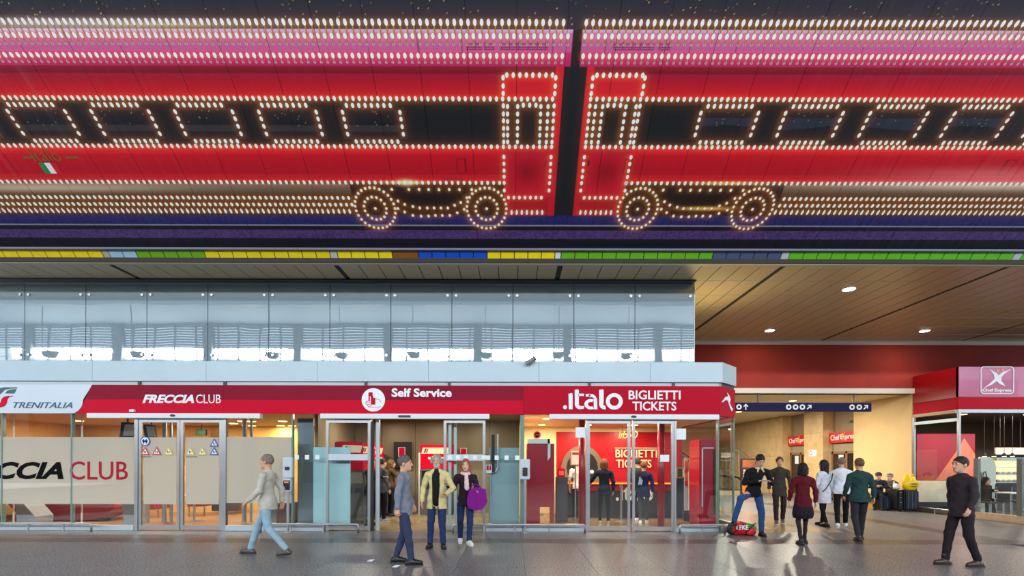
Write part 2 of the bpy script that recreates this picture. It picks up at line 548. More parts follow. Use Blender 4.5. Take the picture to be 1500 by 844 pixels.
# row y coordinate (as in the print) of each s
gY = MY0 - gs * CA
gy = 1220.0 - 8624.0 / gY
L3 = lambda c: np.array(lin(c)[:3])
art = np.zeros((nrow, ncol, 3))
XX, YY = np.meshgrid(gx, gy)
def hband(y0, y1, c0, c1, xa=-99, xb=99):
    m = (YY >= y0) & (YY < y1) & (XX >= xa) & (XX < xb)
    t = ((YY - y0) / (y1 - y0))[..., None]
    art[m] = (L3(c0) * (1 - t) + L3(c1) * t)[m]
rngn = np.random.RandomState(3)
art[:] = L3((30, 30, 42))
hband(-200, 0, (40, 40, 52), (46, 45, 58)); hband(0, 45, (44, 43, 56), (52, 50, 60))
GL, GR = 0.81, 1.19
for (xa, xb, pe) in ((-99, 0.915, 0), (1.06, 99, 1)):
    hband(44, 48.5, (225, 190, 220), (205, 150, 190), xa, xb)
    hband(48.5, 76, (206, 110, 165), (208, 90, 150), xa, xb)
    hband(76, 98, (214, 40, 120), (196, 30, 95), xa, xb)
for (xa, xb) in ((-99, GL), (GR, 99)):
    hband(98, 108, (150, 16, 46), (120, 10, 34), xa, xb)
    hband(108, 118, (168, 18, 50), (178, 16, 46), xa, xb)
    hband(118, 146, (182, 12, 40), (228, 16, 34), xa, xb)
    hband(146, 214, (20, 21, 26), (26, 27, 32), xa, xb)
    hband(214, 268, (232, 10, 38), (206, 8, 36), xa, xb)
    hband(226, 256, (206, 6, 34), (184, 6, 32), xa, xb)
    hband(268, 316, (16, 15, 18), (12, 12, 16), xa, xb)
for (xa, xb) in ((-99, -3.07), (5.12, 99)):
    hband(270, 286, (134, 112, 94), (84, 58, 34), xa, xb)
    hband(286, 316, (66, 36, 10), (48, 26, 8), xa, xb)
hband(44, 330, (28, 28, 33), (24, 24, 28), 0.915, 1.06); hband(98, 330, (28, 28, 33), (24, 24, 28), GL, GR)
# doors
DW = ((-0.16, 0.69), (1.29, 2.13))
for (a, b), e0, e1 in zip(DW, (-0.16, GR), (GL, 2.13)):
    hband(109, 146, (220, 20, 44), (228, 20, 36), a, b)
    hband(214, 290, (206, 12, 44), (214, 16, 44), a, b); hband(290, 316, (190, 8, 34), (170, 8, 30), a, b)
    hband(98, 316, (222, 24, 44), (200, 16, 40), b if a < 0.5 else e0, e1 if a < 0.5 else a)
    m = (XX > a + 0.05) & (XX < b - 0.05) & (YY > 109.5) & (YY < 110.6); art[m] = L3((110, 8, 24))
    # dark red shade in the middle of the door panel is part of the print
    g = np.exp(-((XX - (a + b) / 2) / 0.28) ** 2 - ((YY - 252) / 20.0) ** 2)[..., None] * 0.5
    mm = (XX > a + .03) & (XX < b - .03) & (YY > 218) & (YY < 288)
    art[mm] = (art * (1 - g))[mm]
    m = (abs(XX - (b - 0.09 if a < 0.5 else a + 0.09)) < 0.012) & (YY > 235) & (YY < 243); art[m] = L3((20, 5, 8))
# ground bands, speckled
def speck(y0, y1, c0, c1):
    m = (YY >= y0) & (YY < y1)
    n = rngn.rand(nrow, ncol)[..., None]
    n = (n + np.roll(n, 1, 1) + np.roll(n, 1, 0)) / 3
    art[m] = (L3(c0) * (1 - n) + L3(c1) * n)[m]
speck(316, 330, (8, 10, 40), (40, 48, 128)); 
hband(330, 332, (150, 150, 165), (110, 110, 130)); hband(332, 338, (14, 14, 18), (14, 14, 18))
speck(338, 350, (28, 16, 50), (98, 70, 140)); hband(350, 360, (14, 14, 26), (12, 12, 24)); hband(360, 400, (24, 24, 44), (24, 24, 44))
# vents and hatches on the pink roofs
for (xa, xb) in ((682, 705), (708, 722), (732, 801), (898, 958), (965, 982)):
    Xa, Xb = mX(xa, 66), mX(xb, 66)
    for yl in (60, 64.5, 69, 72.5):
        m = (XX > Xa) & (XX < Xb) & (abs(YY - yl) < 0.55); art[m] = L3((130, 40, 90))
    for xv in np.arange(Xa, Xb, 0.14):
        m = (abs(XX - xv) < 0.008) & (YY > 60) & (YY < 72.5); art[m] = L3((140, 45, 95))
for xv in (611, 674, 808, 886, 1012, 1080):
    m = (abs(XX - mX(xv, 60)) < 0.008) & (YY > 48) & (YY < 78); art[m] = L3((130, 50, 100))
for xa, xb in ((-4.9, -3.1), (2.9, 4.7)):
    pass
# hatches on the red sides
for (xa, xb, ya, yb) in ((668, 680, 233, 254), (650, 676, 262, 272), (1478 - 2, 1488, 233, 254), (915, 925, 233, 254)):
    Xa, Xb = mX(xa, ya), mX(xb, ya)
    m = ((abs(XX - Xa) < .009) | (abs(XX - Xb) < .009)) & (YY > ya) & (YY < yb) | ((abs(YY - ya) < .6) | (abs(YY - yb) < .6)) & (XX > Xa) & (XX < Xb)
    art[m] = L3((130, 6, 26))
# dim scenery in the train windows
WL = [-8.52 + 1.415 * k for k in range(-3, 5)]
WR = [3.20 + 1.43 * k for k in range(0, 7)]
for X in WL + WR:
    m = (XX > X) & (XX < X + 0.93) & (YY > 158) & (YY < 190); art[m] = L3((22, 24, 32))
    if X > 0:
        m = (XX > X + .03) & (XX < X + 0.9) & (YY > 172) & (YY < 186 + 3 * np.sin(XX * 3)); art[m] = L3((40, 46, 62))
    else:
        m = (XX > X + .03) & (XX < X + 0.9) & (YY > 184) & (YY < 194); art[m] = L3((52, 48, 50))
# stars
for (ya, yb, n, xr_) in ((-130, 44, 4200, (-13, 13)),):
    ix = rngn.randint(0, ncol - 1, n); iy = rngn.randint(0, nrow, n)
    ok = gy[iy] < 43
    v = rngn.rand(n) ** 2
    art[iy[ok], ix[ok]] = L3((235, 205, 130)) * (0.25 + 0.75 * v[ok])[:, None]
for X in WL + WR:
    n = 10
    ix = ((X + .05 + rngn.rand(n) * .8 - X0m) / NX).astype(int); yy = 160 + rngn.rand(n) * 25
    iy = np.array([int(mS(y) / NS) for y in yy])
    ok = (ix > 0) & (ix < ncol)
    art[iy[ok], ix[ok]] = L3((150, 132, 90))
# bulbs: (X, y, kind) kinds: b plain, s with stem below, t teardrop, p pale reflection, g ring
BUL = []
def row(y, xa, xb, sp=0.104, k='b', ph=0.0):
    x = xa + ph
    while x <= xb + 1e-6:
        BUL.append((x, y, k)); x += sp
for (xa, xb) in ((-12.9, 0.86), (1.1, 12.9)):
    row(33, xa, xb - (0.05 if xb < 1 else 0), 0.1027, 's'); row(53, xa, xb, 0.1033, 's2'); row(65.5, xa, xb, 0.1033, 'p'); row(82, xa, xb, 0.1028, 's3'); row(92, xa, xb, 0.1028, 'p')
row(145, -12.9, 0.70, 0.1035); row(145, 1.29, 12.9, 0.1035)
row(215, -12.9, 0.70, 0.107); row(215, 1.29, 12.9, 0.107)
row(268, -12.9, -0.14, 0.111); row(268, 2.12, 12.9, 0.111)
for y in (290.5, 300.5, 310):
    row(y, -12.9, -3.1, 0.106, 'b' if y < 305 else 't', 0.03 * (y - 290) / 10); row(y, 5.16, 12.9, 0.106, 'b' if y < 305 else 't', -0.03 * (y - 290) / 10 + .05)
for X in WL + WR:
    for i in range(8):
        BUL.append((X + 0.07 + i * 0.105 - (0.0), 155, 'b')); BUL.append((X + 0.1 + i * 0.105, 208, 'b'))
    for y in (165, 175, 186, 197):
        BUL.append((X - 0.02, y, 'b')); BUL.append((X + 0.95, y, 'b'))
for (a, b) in DW:
    c = (a + b) / 2; sg = 1 if a < 0.5 else -1
    for i in range(8): BUL.append((a + 0.06 + i * 0.105, 110, 'b'))
    ys = [114, 126, 137, 155, 167, 177, 188, 198, 208, 230, 240, 250, 259, 268, 279]
    for y in ys:
        BUL.append((a, y, 'b')); BUL.append((b, y, 'b'))
    for y in (156, 167, 178, 188, 198, 208):
        BUL.append((c - 0.355 * sg, y, 'b')); BUL.append((c - 0.185 * sg, y, 'b')); BUL.append((c + 0.205 * sg, y, 'b')); BUL.append((c + 0.325 * sg, y, 'b'))
    for i in range(3): BUL.append((c + (-0.09 + i * 0.105) * sg, 154, 'b'))
    for i in range(7): BUL.append((a + 0.08 + i * 0.105, 289.5, 'b'))
    for i in range(7): BUL.append((a + 0.14 + i * 0.1, 311, 't') if a < .5 else (a + 0.04 + i * 0.1, 311, 't'))
BULS = [(x, mS(y), k) for x, y, k in BUL]
for wx in (-2.68, -0.506, 2.44, 4.68):
    s0 = mS(306)
    for i in range(27): BULS.append((wx + 0.385 * math.cos(2 * math.pi * i / 27), s0 + 0.385 * math.sin(2 * math.pi * i / 27), 'g'))
    for i in range(15): BULS.append((wx + 0.215 * math.cos(2 * math.pi * i / 15), s0 + 0.215 * math.sin(2 * math.pi * i / 15), 'g'))
    BULS.append((wx, s0, 'g'))
chain = [(582,295),(592,300),(604,303),(614,305),(625,305),(635,305),(645,305),(655,305),(665,301),(674,297),(683,290),
         (582,306),(592,311),(604,316),(616,317),(627,317),(637,316),(647,316),(658,316),(669,312),(679,307),
         (573,278),(598,278),(613,278),(627,278),(642,278),(657,278),(672,278),(690,278)]
for x, y in chain:
    BULS.append((mX(x, y), mS(y), 'g')); BULS.append((mX(x, y) + 5.14, mS(y), 'g'))
# warm halo around the printed bulbs
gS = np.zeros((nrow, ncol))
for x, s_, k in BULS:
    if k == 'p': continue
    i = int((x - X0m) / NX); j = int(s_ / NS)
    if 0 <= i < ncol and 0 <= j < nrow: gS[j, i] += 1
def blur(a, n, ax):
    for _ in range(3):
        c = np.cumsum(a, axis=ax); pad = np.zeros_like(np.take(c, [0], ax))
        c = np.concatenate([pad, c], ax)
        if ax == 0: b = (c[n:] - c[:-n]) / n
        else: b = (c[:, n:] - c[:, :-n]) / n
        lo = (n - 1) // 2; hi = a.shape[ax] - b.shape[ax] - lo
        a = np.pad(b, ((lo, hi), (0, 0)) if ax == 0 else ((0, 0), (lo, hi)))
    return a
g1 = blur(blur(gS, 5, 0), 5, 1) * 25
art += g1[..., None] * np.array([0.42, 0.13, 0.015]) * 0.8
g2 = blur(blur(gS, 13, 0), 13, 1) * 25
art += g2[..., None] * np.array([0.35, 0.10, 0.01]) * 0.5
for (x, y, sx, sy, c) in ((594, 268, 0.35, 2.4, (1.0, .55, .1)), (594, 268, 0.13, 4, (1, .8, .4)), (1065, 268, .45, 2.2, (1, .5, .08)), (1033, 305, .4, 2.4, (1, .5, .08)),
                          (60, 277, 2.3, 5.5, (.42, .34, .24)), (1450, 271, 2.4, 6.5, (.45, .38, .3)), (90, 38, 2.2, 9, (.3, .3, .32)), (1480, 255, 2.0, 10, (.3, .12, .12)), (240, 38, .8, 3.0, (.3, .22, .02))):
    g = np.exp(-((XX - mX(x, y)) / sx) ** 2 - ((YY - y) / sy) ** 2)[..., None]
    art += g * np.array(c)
art = np.clip(art, 0, 0.92)

def mural_mat():
    m = bpy.data.materials.new('mural_print'); m.use_nodes = True
    nt = m.node_tree; b = nt.nodes['Principled BSDF']
    at = nt.nodes.new('ShaderNodeAttribute'); at.attribute_name = 'print'
    nt.links.new(at.outputs['Color'], b.inputs['Base Color'])
    b.inputs['Roughness'].default_value = 0.38
    b.inputs['Specular IOR Level'].default_value = 0.55
    geo = nt.nodes.new('ShaderNodeNewGeometry')
    mp = nt.nodes.new('ShaderNodeMapping'); mp.inputs['Scale'].default_value = (1.0, 0.05, 0.05)
    n = nt.nodes.new('ShaderNodeTexNoise'); n.inputs['Scale'].default_value = 1.6; n.inputs['Detail'].default_value = 3; n.inputs['Roughness'].default_value = .65
    bp = nt.nodes.new('ShaderNodeBump'); bp.inputs['Strength'].default_value = 0.5; bp.inputs['Distance'].default_value = 0.12
    nt.links.new(geo.outputs['Position'], mp.inputs[0]); nt.links.new(mp.outputs[0], n.inputs['Vector'])
    nt.links.new(n.outputs['Fac'], bp.inputs['Height']); nt.links.new(bp.outputs[0], b.inputs['Normal'])
    return m
M_PRINT = mural_mat()
mural = thing('ceiling_mural', 'huge sloping picture of a red and pink train outlined with light bulbs above the shops', 'mural', (0, MY0, MZ0))
MN = Vector((0, -SA, -CA))
def mpt(X, s_, off=0.0):
    return Vector((X, MY0 - s_ * CA, MZ0 + s_ * SA)) + MN * off
PW = 48                      # grid cells per panel: 0.768 m
i0 = 0
while i0 < ncol - 1:
    i1 = min(i0 + PW, ncol - 1)
    nc = i1 - i0 + 1
    xs_ = gx[i0:i1 + 1].copy()
    xs_[0] += 0.003; xs_[-1] -= 0.003
    A, B = np.meshgrid(xs_, gs)
    co = np.stack([A, -B * CA, B * SA], -1).reshape(-1, 3)
    idx = np.arange(nrow * nc).reshape(nrow, nc)
    q = np.stack([idx[:-1, :-1], idx[:-1, 1:], idx[1:, 1:], idx[1:, :-1]], -1).reshape(-1, 4)
    me = bpy.data.meshes.new('mural_panel')
    me.vertices.add(len(co)); me.vertices.foreach_set('co', co.ravel())
    me.loops.add(q.size); me.loops.foreach_set('vertex_index', q.ravel().astype(np.int32))
    me.polygons.add(len(q)); me.polygons.foreach_set('loop_start', (np.arange(len(q)) * 4).astype(np.int32))
    me.update(calc_edges=True)
    at = me.color_attributes.new('print', 'FLOAT_COLOR', 'POINT')
    cc = np.concatenate([art[:, i0:i1 + 1], np.ones((nrow, nc, 1))], -1).reshape(-1)
    at.data.foreach_set('color', cc.astype(np.float32))
    me.materials.append(M_PRINT)
    o = bpy.data.objects.new('mural_panel', me); COL.objects.link(o); o.parent = mural
    i0 = i1
# printed bulbs as thin coloured patches of the same print
M_BULB = mat('bulb_print_white', (255, 255, 246), 0.4)
M_STEM = mat('bulb_print_gold', (196, 140, 40), 0.4)
M_PALE = mat('bulb_print_pale', (236, 190, 220), 0.4)
bw, gw, pw_ = MB(), MB(), MB()
def ell(mb, X, s_, rx, rs, off, n=9, tear=False):
    pts = []
    for k in range(n):
        a = 2 * math.pi * k / n
        r_ = rx * (1 - 0.45 * max(0, math.sin(a))) if tear else rx
        pts.append(mpt(X + r_ * math.cos(a), s_ + rs * math.sin(a) * (1.25 if tear else 1), off))
    mb._add(pts, [tuple(range(n))])
for X, s_, k in BULS:
    if not (X0m < X < X1m): continue
    if k == 'p':
        ell(pw_, X, s_, 0.022, 0.02, 0.003, 7); continue
    if k == 'g':
        ell(gw, X, s_, 0.033, 0.036, 0.0025, 8); ell(bw, X, s_, 0.025, 0.028, 0.004, 8); continue
    if k == 't':
        ell(bw, X, s_, 0.026, 0.042, 0.004, 9, True); continue
    if k in ('s', 's2', 's3'):
        h_ = {'s': 0.13, 's2': 0.085, 's3': 0.07}[k]
        gw._add([mpt(X - 0.012, s_ - 0.03, 0.003), mpt(X + 0.012, s_ - 0.03, 0.003), mpt(X + 0.009, s_ - 0.03 - h_, 0.003), mpt(X - 0.009, s_ - 0.03 - h_, 0.003)][::-1], [(0, 1, 2, 3)])
    ell(bw, X, s_, 0.029, 0.044 if k == 's' else 0.038, 0.004, 9)
bw.build('printed_bulb', M_BULB, mural, kind='stuff', label='white light bulbs of the picture')
gw.build('printed_bulb_socket', M_STEM, mural, kind='stuff', label='golden bulb sockets of the picture')
pw_.build('printed_bulb_reflection', M_PALE, mural, kind='stuff', label='pale pink dots below the bulbs')
U_, V_ = (1, 0, 0), (0, -CA, SA)
M_GOLDT = mat('print_gold_text', (132, 92, 34), 0.5)
text('printed_lettering', 'italo', M_GOLDT, mural, mpt(mX(50, 238), mS(238), 0.003), U_, V_, 0.52, 0.2, shear=-0.05, offset=0.0, thick=0.002)
MB().quad(mpt(mX(33, 232), mS(234), .003), mpt(mX(50, 232), mS(234), .003), mpt(mX(50, 232), mS(231), .003), mpt(mX(33, 232), mS(231), .003)).quad(
    mpt(mX(95, 232), mS(234), .003), mpt(mX(114, 232), mS(234), .003), mpt(mX(114, 232), mS(231), .003), mpt(mX(95, 232), mS(231), .003)).build('printed_bar', M_GOLDT, mural)
for k, c in enumerate(((0, 140, 70), (235, 235, 235), (205, 20, 40))):
    a = mX(66, 256) + k * 0.105
    MB().quad(mpt(a, mS(256), .003), mpt(a + .105, mS(256), .003), mpt(a + .105, mS(240.5), .003), mpt(a, mS(240.5), .003)).build('printed_flag_stripe', mat('flag%d' % k, c, .5), mural)
struct('ceiling_mural_backing', MB()._add([mpt(-13.2, -0.02, -0.02), mpt(13.2, -0.02, -0.02), mpt(13.2, SMAX, -0.02), mpt(-13.2, SMAX, -0.02),
      mpt(-13.2, -0.02, -0.15), mpt(13.2, -0.02, -0.15), mpt(13.2, SMAX, -0.15), mpt(-13.2, SMAX, -0.15)],
      [(0, 1, 2, 3), (7, 6, 5, 4), (0, 4, 5, 1), (1, 5, 6, 2), (2, 6, 7, 3), (3, 7, 4, 0)]), M_DARK)
# ================================================================== the shop block
D = 11.4
def X(px, Y=D): return PX(px, Y)
ZCT, ZCB, ZFT, ZFB, ZHB, ZDT = 3.987, 3.52, 3.425, 2.755, 2.64, 2.62
RX = 5.49; RY = 11.97        # end of the 45 degree corner
XL = -14.0                   # left end of the block
DB = 15.6                    # back wall of the shops

# --- coping with joints
cop = thing('roof_coping', 'pale blue-grey metal coping band running along the top of the shops', 'coping', (0, D, ZCB))
js = [XL] + [X(p) for p in (-28, 138, 304, 466, 628, 789, 951)] + [X(1057)]
for i in range(len(js) - 1):
    MB().box(js[i] + .003, js[i + 1] - .003, D - 0.06, D + 0.5, ZCB, ZCT).build('coping_panel', M_COPE, cop)
MB().prism([(X(1057), D - 0.06), (RX + 0.04, RY - 0.04), (RX + 0.04, RY + 4), (X(1057), RY + 4)], ZCB, ZCT, 'z').build('corner_panel', M_COPE, cop)
struct('ceiling_shop_roof', MB().box(XL, X(1053), D + .3, DB + 0.3, 3.3, ZCB + 0.1).box(X(1053), RX, RY + .1, DB + .3, 3.3, ZCB - .01).box(XL, X(1057), D + .02, D + .3, 3.0, ZCB), mat('shop_roof_grey', (150, 160, 168), 0.6))
MB().box(XL, X(1053), D - .0, D + .03, ZFT, ZCB).build('gap_strip', mat('gap_metal', (186, 196, 200), 0.6, 0.2), cop)
for p in (205, 330, 536, 658, 863, 986):
    MB().box(X(p) - .03, X(p) + .03, D - .04, D, ZFT, ZCB).build('bracket', M_DARK, cop)

# --- fascia signs
YF = D - 0.07
xd0, xd1 = X(112), X(138)           # slanted edge of the white plate
sgn = thing('white_name_sign', 'white sign plate with green and red wave emblem at far left of the shop fascia', 'sign', (X(60), D, ZFB))
poly = [(XL, ZFB), (xd0, ZFB), (X(119), ZFB + .07), (X(123), ZFB + .16), (xd1, ZFT), (XL, ZFT)]
MB().prism(poly, YF, D).build('sign_plate', mat('sign_white_plate', (206, 218, 232), 0.3, coat=.3), sgn)
M_TEAL = mat('teal_lettering', (16, 84, 88), 0.4)
text('lettering', 'TRENITALIA', M_TEAL, sgn, (X(24), YF, PZ(600.3, D)), (1, 0, 0), (0, 0, 1), X(110) - X(24), 8.7 / 62.1, shear=0.35, offset=0.012)
def zz(py): return PZ(py, D)
def curve_poly(pts): return [(X(a), zz(b)) for a, b in pts]
MB().prism(curve_poly([(-8, 579), (-2, 574), (3, 571.5), (10, 570), (30, 570), (29, 571.6), (20, 572), (12, 573.5), (8, 577), (5, 580), (-8, 580)]), YF - .006, YF).prism(
    curve_poly([(12, 579), (14, 576), (18, 573.6), (24, 572.8), (28.5, 572.6), (25.5, 579)]), YF - .006, YF).prism(
    curve_poly([(-8, 583), (2, 583), (0, 586.5), (-8, 587.5)]), YF - .006, YF).build('emblem_green', M_TEAL, sgn)
MB().prism(curve_poly([(-4, 599.4), (2, 597), (5, 593), (7, 587), (10, 584), (16, 582.4), (24, 582.2), (23, 583.2), (18, 584), (15.6, 588), (14.5, 593), (12, 597), (7, 599.2), (0, 600)]), YF - .006, YF).build('emblem_red', M_RED, sgn)

fas = thing('red_fascia_sign', 'long two-tone red fascia over the lounge and self service doors', 'sign', (X(450), D, ZFB))
xe = X(766)
zmid = PZ(587.3, D)
xm = xd0 + (xd1 - xd0) * 0.52
jf = [0, X(330), X(536), X(658), xe]
MB().prism([(xm, zmid), (X(330) - .002, zmid), (X(330) - .002, ZFT), (xd1 + .01, ZFT)], YF, D).build('upper_panel', M_DRED, fas)
MB().prism([(xd0 + .02, ZFB), (X(330) - .002, ZFB), (X(330) - .002, zmid), (xm, zmid), (X(123) + .01, ZFB + .16), (X(119) + .01, ZFB + .07)], YF, D).build('lower_panel', M_RED, fas)
for a, b in ((X(330), X(536)), (X(536), xe)):
    MB().box(a + .002, b - .002, YF, D, zmid, ZFT).build('upper_panel', M_DRED, fas)
    MB().box(a + .002, b - .002, YF, D, ZFB, zmid).build('lower_panel', M_RED, fas)
text('lettering', 'FRECCIA', M_LETW, fas, (X(212), YF, zz(592.6)), (1, 0, 0), (0, 0, 1), X(287) - X(212), 12.5 / 62.1, shear=0.3, offset=0.04)
text('lettering', 'CLUB', M_LETW, fas, (X(290), YF, zz(592.6)), (1, 0, 0), (0, 0, 1), X(326) - X(290), 12.8 / 62.1, offset=0.0)
text('lettering', 'Self Service', M_LETW, fas, (X(574.5), YF, zz(582.7)), (1, 0, 0), (0, 0, 1), X(662) - X(574.5), 12.6 / 62.1, offset=0.035)
cx, cz = X(548), zz(587)
def disc(cx, cz, r, n=28): return [(cx + r * math.cos(2 * math.pi * k / n), cz + r * math.sin(2 * math.pi * k / n)) for k in range(n)]
MB().prism(disc(cx, cz, 17 / 62.1), YF - .008, YF).build('emblem_disc', M_LETW, fas)
e = MB()
k_ = 1 / 62.1
def eb(a, b, c, d): e.box(cx + a * k_, cx + c * k_, YF - .012, YF - .008, cz + b * k_, cz + d * k_)
eb(-7, -2, -5, 11); eb(-5, 5, -1, 11); eb(-3.5, -6, 3, 3); eb(-3.5, 3, 0, 6); eb(-3.5, -7, 3, -6)
def ln(pts, w=0.6):
    for (a, b), (c, d) in zip(pts[:-1], pts[1:]):
        dx, dz = c - a, d - b; l = math.hypot(dx, dz) or 1; nx, nz = -dz / l * w / 2, dx / l * w / 2
        e.prism([(cx + (a + nx) * k_, cz + (b + nz) * k_), (cx + (c + nx) * k_, cz + (d + nz) * k_), (cx + (c - nx) * k_, cz + (d - nz) * k_), (cx + (a - nx) * k_, cz + (b - nz) * k_)], YF - .012, YF - .008)
ln([(3, 1.5), (8, 0.5), (11, -3)]); ln([(-4, -1.5), (-10, -2.5), (-11, -4), (-4, -4.5)]); ln([(-11, -4.5), (-10, -7), (-4, -6.5)]); ln([(-9, -7.5), (-7, -9.5), (-2, -8.5)]); ln([(-8, -10), (-3, -11), (7, -11), (11, -9.4)])
e.build('emblem_hand', M_RED, fas)
MB().box(X(198) - .05, X(198) + .06, YF - .05, YF, ZFB + .03, ZFB + .09).build('sensor', M_WHITE, fas)

ita = thing('ticket_fascia_sign', 'plain crimson fascia sign with large white lettering over the right-hand ticket shop', 'sign', (X(910), D, ZFB))
M_CRIM = mat('sign_crimson', (182, 0, 38), 0.5, spec=.1)
MB().box(xe + .002, X(1053), YF, D, ZFB, ZFT).build('sign_panel', M_CRIM, ita)
c0 = (X(1053), YF); c1 = (RX + .0, RY - .07)
MB()._add([(c0[0], c0[1], ZFB - .03), (c1[0], c1[1], ZFB + .0), (c1[0], c1[1], ZFT), (c0[0], c0[1], ZFT),
           (c0[0], c0[1] + .12, ZFB - .03), (c1[0] - .1, c1[1] + .1, ZFB), (c1[0] - .1, c1[1] + .1, ZFT), (c0[0], c0[1] + .12, ZFT)],
          [(0, 1, 2, 3), (7, 6, 5, 4), (0, 4, 5, 1), (1, 5, 6, 2), (2, 6, 7, 3), (3, 7, 4, 0)]).build('corner_panel', M_CRIM, ita)
MB().box(c1[0] - .06, c1[0], c1[1], c1[1] + 3.5, ZFB, ZFT).build('side_panel', M_CRIM, ita)
MB().prism([(X(1057), D + .05), (RX, RY), (RX, RY + .1), (X(1057), D + .15)], ZFT, ZCB, 'z').build('corner_gap', mat('shadow_gap', (70, 62, 58), .5), ita)
# big lower-case word, strokes modelled as plates
it = MB()
def P(a, b): return (X(a), zz(b))
yb_, yl = YF - .014, YF
def plate(pts): it.prism([P(a, b) for a, b in pts], yb_, yl)
def arc_band(cxp, czp, ro, ri, a0, a1, n=14, sx=1.0):
    for k in range(n):
        t0 = math.radians(a0 + (a1 - a0) * k / n); t1 = math.radians(a0 + (a1 - a0) * (k + 1) / n)
        plate([(cxp + sx * ro * math.cos(t0), czp - ro * math.sin(t0)), (cxp + sx * ro * math.cos(t1), czp - ro * math.sin(t1)),
               (cxp + sx * ri * math.cos(t1), czp - ri * math.sin(t1)), (cxp + sx * ri * math.cos(t0), czp - ri * math.sin(t0))])
plate([(827 + 2.9 * math.cos(t * .5236), 597 + 2.9 * math.sin(t * .5236)) for t in range(12)])
plate([(832, 577.5), (837, 576.4), (837.8, 578), (838, 600), (832.4, 600)])
plate([(841, 571.6), (846, 571), (847, 573), (847, 592), (841.2, 592)])
plate([(846, 577.3), (854.6, 577.3), (854.2, 580.6), (846, 580.6)])
arc_band(849, 592, 8, 2.6, 180, 272); plate([(849, 595.6), (854.6, 595.2), (854.4, 599), (849, 600)])
arc_band(865, 587, 9, 4.8, 20, 120, sx=.9); plate([(868.6, 584), (873.4, 584), (874, 600), (868.8, 600)])
arc_band(864.5, 592.6, 7.6, 3.4, 60, 300, sx=1.25)
plate([(857, 577.8), (863.5, 577.6), (863.5, 581.4), (857.2, 581.8)])
plate([(876.5, 571.6), (882, 571), (883, 573), (883, 592), (876.6, 592)])
arc_band(884.5, 592, 8, 2.4, 180, 285)
arc_band(898.6, 588.4, 12, 6.6, 0, 360, 26, sx=1.02)
it.build('lettering', M_LETW, ita)
text('lettering', 'BIGLIETTI', M_LETW, ita, (X(919.5), YF, zz(585.5)), (1, 0, 0), (0, 0, 1), X(995) - X(919.5), 13.2 / 62.1, offset=0.018)
text('lettering', 'TICKETS', M_LETW, ita, (X(925), YF, zz(601.5)), (1, 0, 0), (0, 0, 1), X(989) - X(925), 13 / 62.1, offset=0.018)
# running hare emblem on the slanted corner
uv = Vector((c1[0] - c0[0], c1[1] - c0[1], 0)); ul = uv.length; uv.normalize()
hare = [(-.02, .24), (.10, .33), (.2, .42), (.34, .46), (.38, .5), (.3, .58), (.42, .54), (.5, .46), (.55, .4), (.52, .32), (.5, .26), (.58, .18), (.66, .1), (.72, .12), (.62, .0), (.5, .12), (.42, .26), (.34, .34), (.22, .33), (.1, .26)]
hv = []
for a, b in hare:
    q = Vector((c0[0], c0[1], 0)) + uv * (0.06 + a * 0.9) + Vector((uv.y, -uv.x, 0)) * .01
    hv.append((q.x, q.y, ZFB + .12 + b * .75))
MB()._add(hv, [tuple(range(len(hv)))]).build('hare_emblem', M_LETW, ita)

# --- glass parapet above
ZG0, ZG1 = ZCT + .01, 5.835
def parapet_mat():
    m = bpy.data.materials.new('parapet_glass'); m.use_nodes = True
    nt = m.node_tree; b = nt.nodes['Principled BSDF']
    b.inputs['Base Color'].default_value = lin((122, 142, 150)); b.inputs['Roughness'].default_value = .6
    gl = nt.nodes.new('ShaderNodeBsdfGlossy'); gl.inputs['Roughness'].default_value = 0.015
    gl.inputs['Color'].default_value = (.92, .97, 1, 1)
    tc = nt.nodes.new('ShaderNodeNewGeometry')
    n = nt.nodes.new('ShaderNodeTexNoise'); n.inputs['Scale'].default_value = .9; n.inputs['Detail'].default_value = 1
    bp = nt.nodes.new('ShaderNodeBump'); bp.inputs['Strength'].default_value = .04; bp.inputs['Distance'].default_value = .05
    nt.links.new(tc.outputs['Position'], n.inputs['Vector']); nt.links.new(n.outputs['Fac'], bp.inputs['Height']); nt.links.new(bp.outputs[0], gl.inputs['Normal'])
    mx = nt.nodes.new('ShaderNodeMixShader'); mx.inputs[0].default_value = .22
    out = nt.nodes['Material Output']
    nt.links.new(b.outputs[0], mx.inputs[1]); nt.links.new(gl.outputs[0], mx.inputs[2]); nt.links.new(mx.outputs[0], out.inputs[0])
    return m
M_PAR = parapet_mat()
par = thing('glass_parapet', 'row of tall bluish glass panes with button fixings standing on the shop roof', 'glass screen', (0, D + .05, ZG0))
gw_ = (X(930) - X(34)) / 10.0
pj = [X(34) + gw_ * k for k in range(-4, 11)] + [X(1017)]
bolt = MB().tube([(0, 0, 0), (0, -.03, 0)], .032, 12).mesh('bolt', M_STEEL)
for i in range(len(pj) - 1):
    a, b = pj[i], pj[i + 1]
    g = MB().box(a + .008, b - .008, D + .03, D + .05, ZG0, ZG1).build('glass_pane', M_PAR, par)
    for xx_ in ((a + .1) if i else None, b - .1):
        if xx_ is None: continue
        for z_ in (PZ(433, D), PZ(521, D)):
            o = bpy.data.objects.new('bolt', bolt); COL.objects.link(o); o.parent = g
            o.location = (xx_, D + .03 - (D + .05), z_ - ZG0)
MB().box(XL, X(1016), D + .07, D + .1, ZG0, ZG1).build('backing_sheet', mat('parapet_backing', (70, 66, 50), .6), par)
MB().box(XL, X(1017), D + .02, D + .08, ZG1, ZG1 + .012).build('top_rail', M_STEEL, par)
MB().box(X(1017) - .004, X(1017) + .012, D + .02, D + .12, ZG0, ZG1).build('end_edge', mat('pale_glass_edge', (190, 205, 205), .3), par)
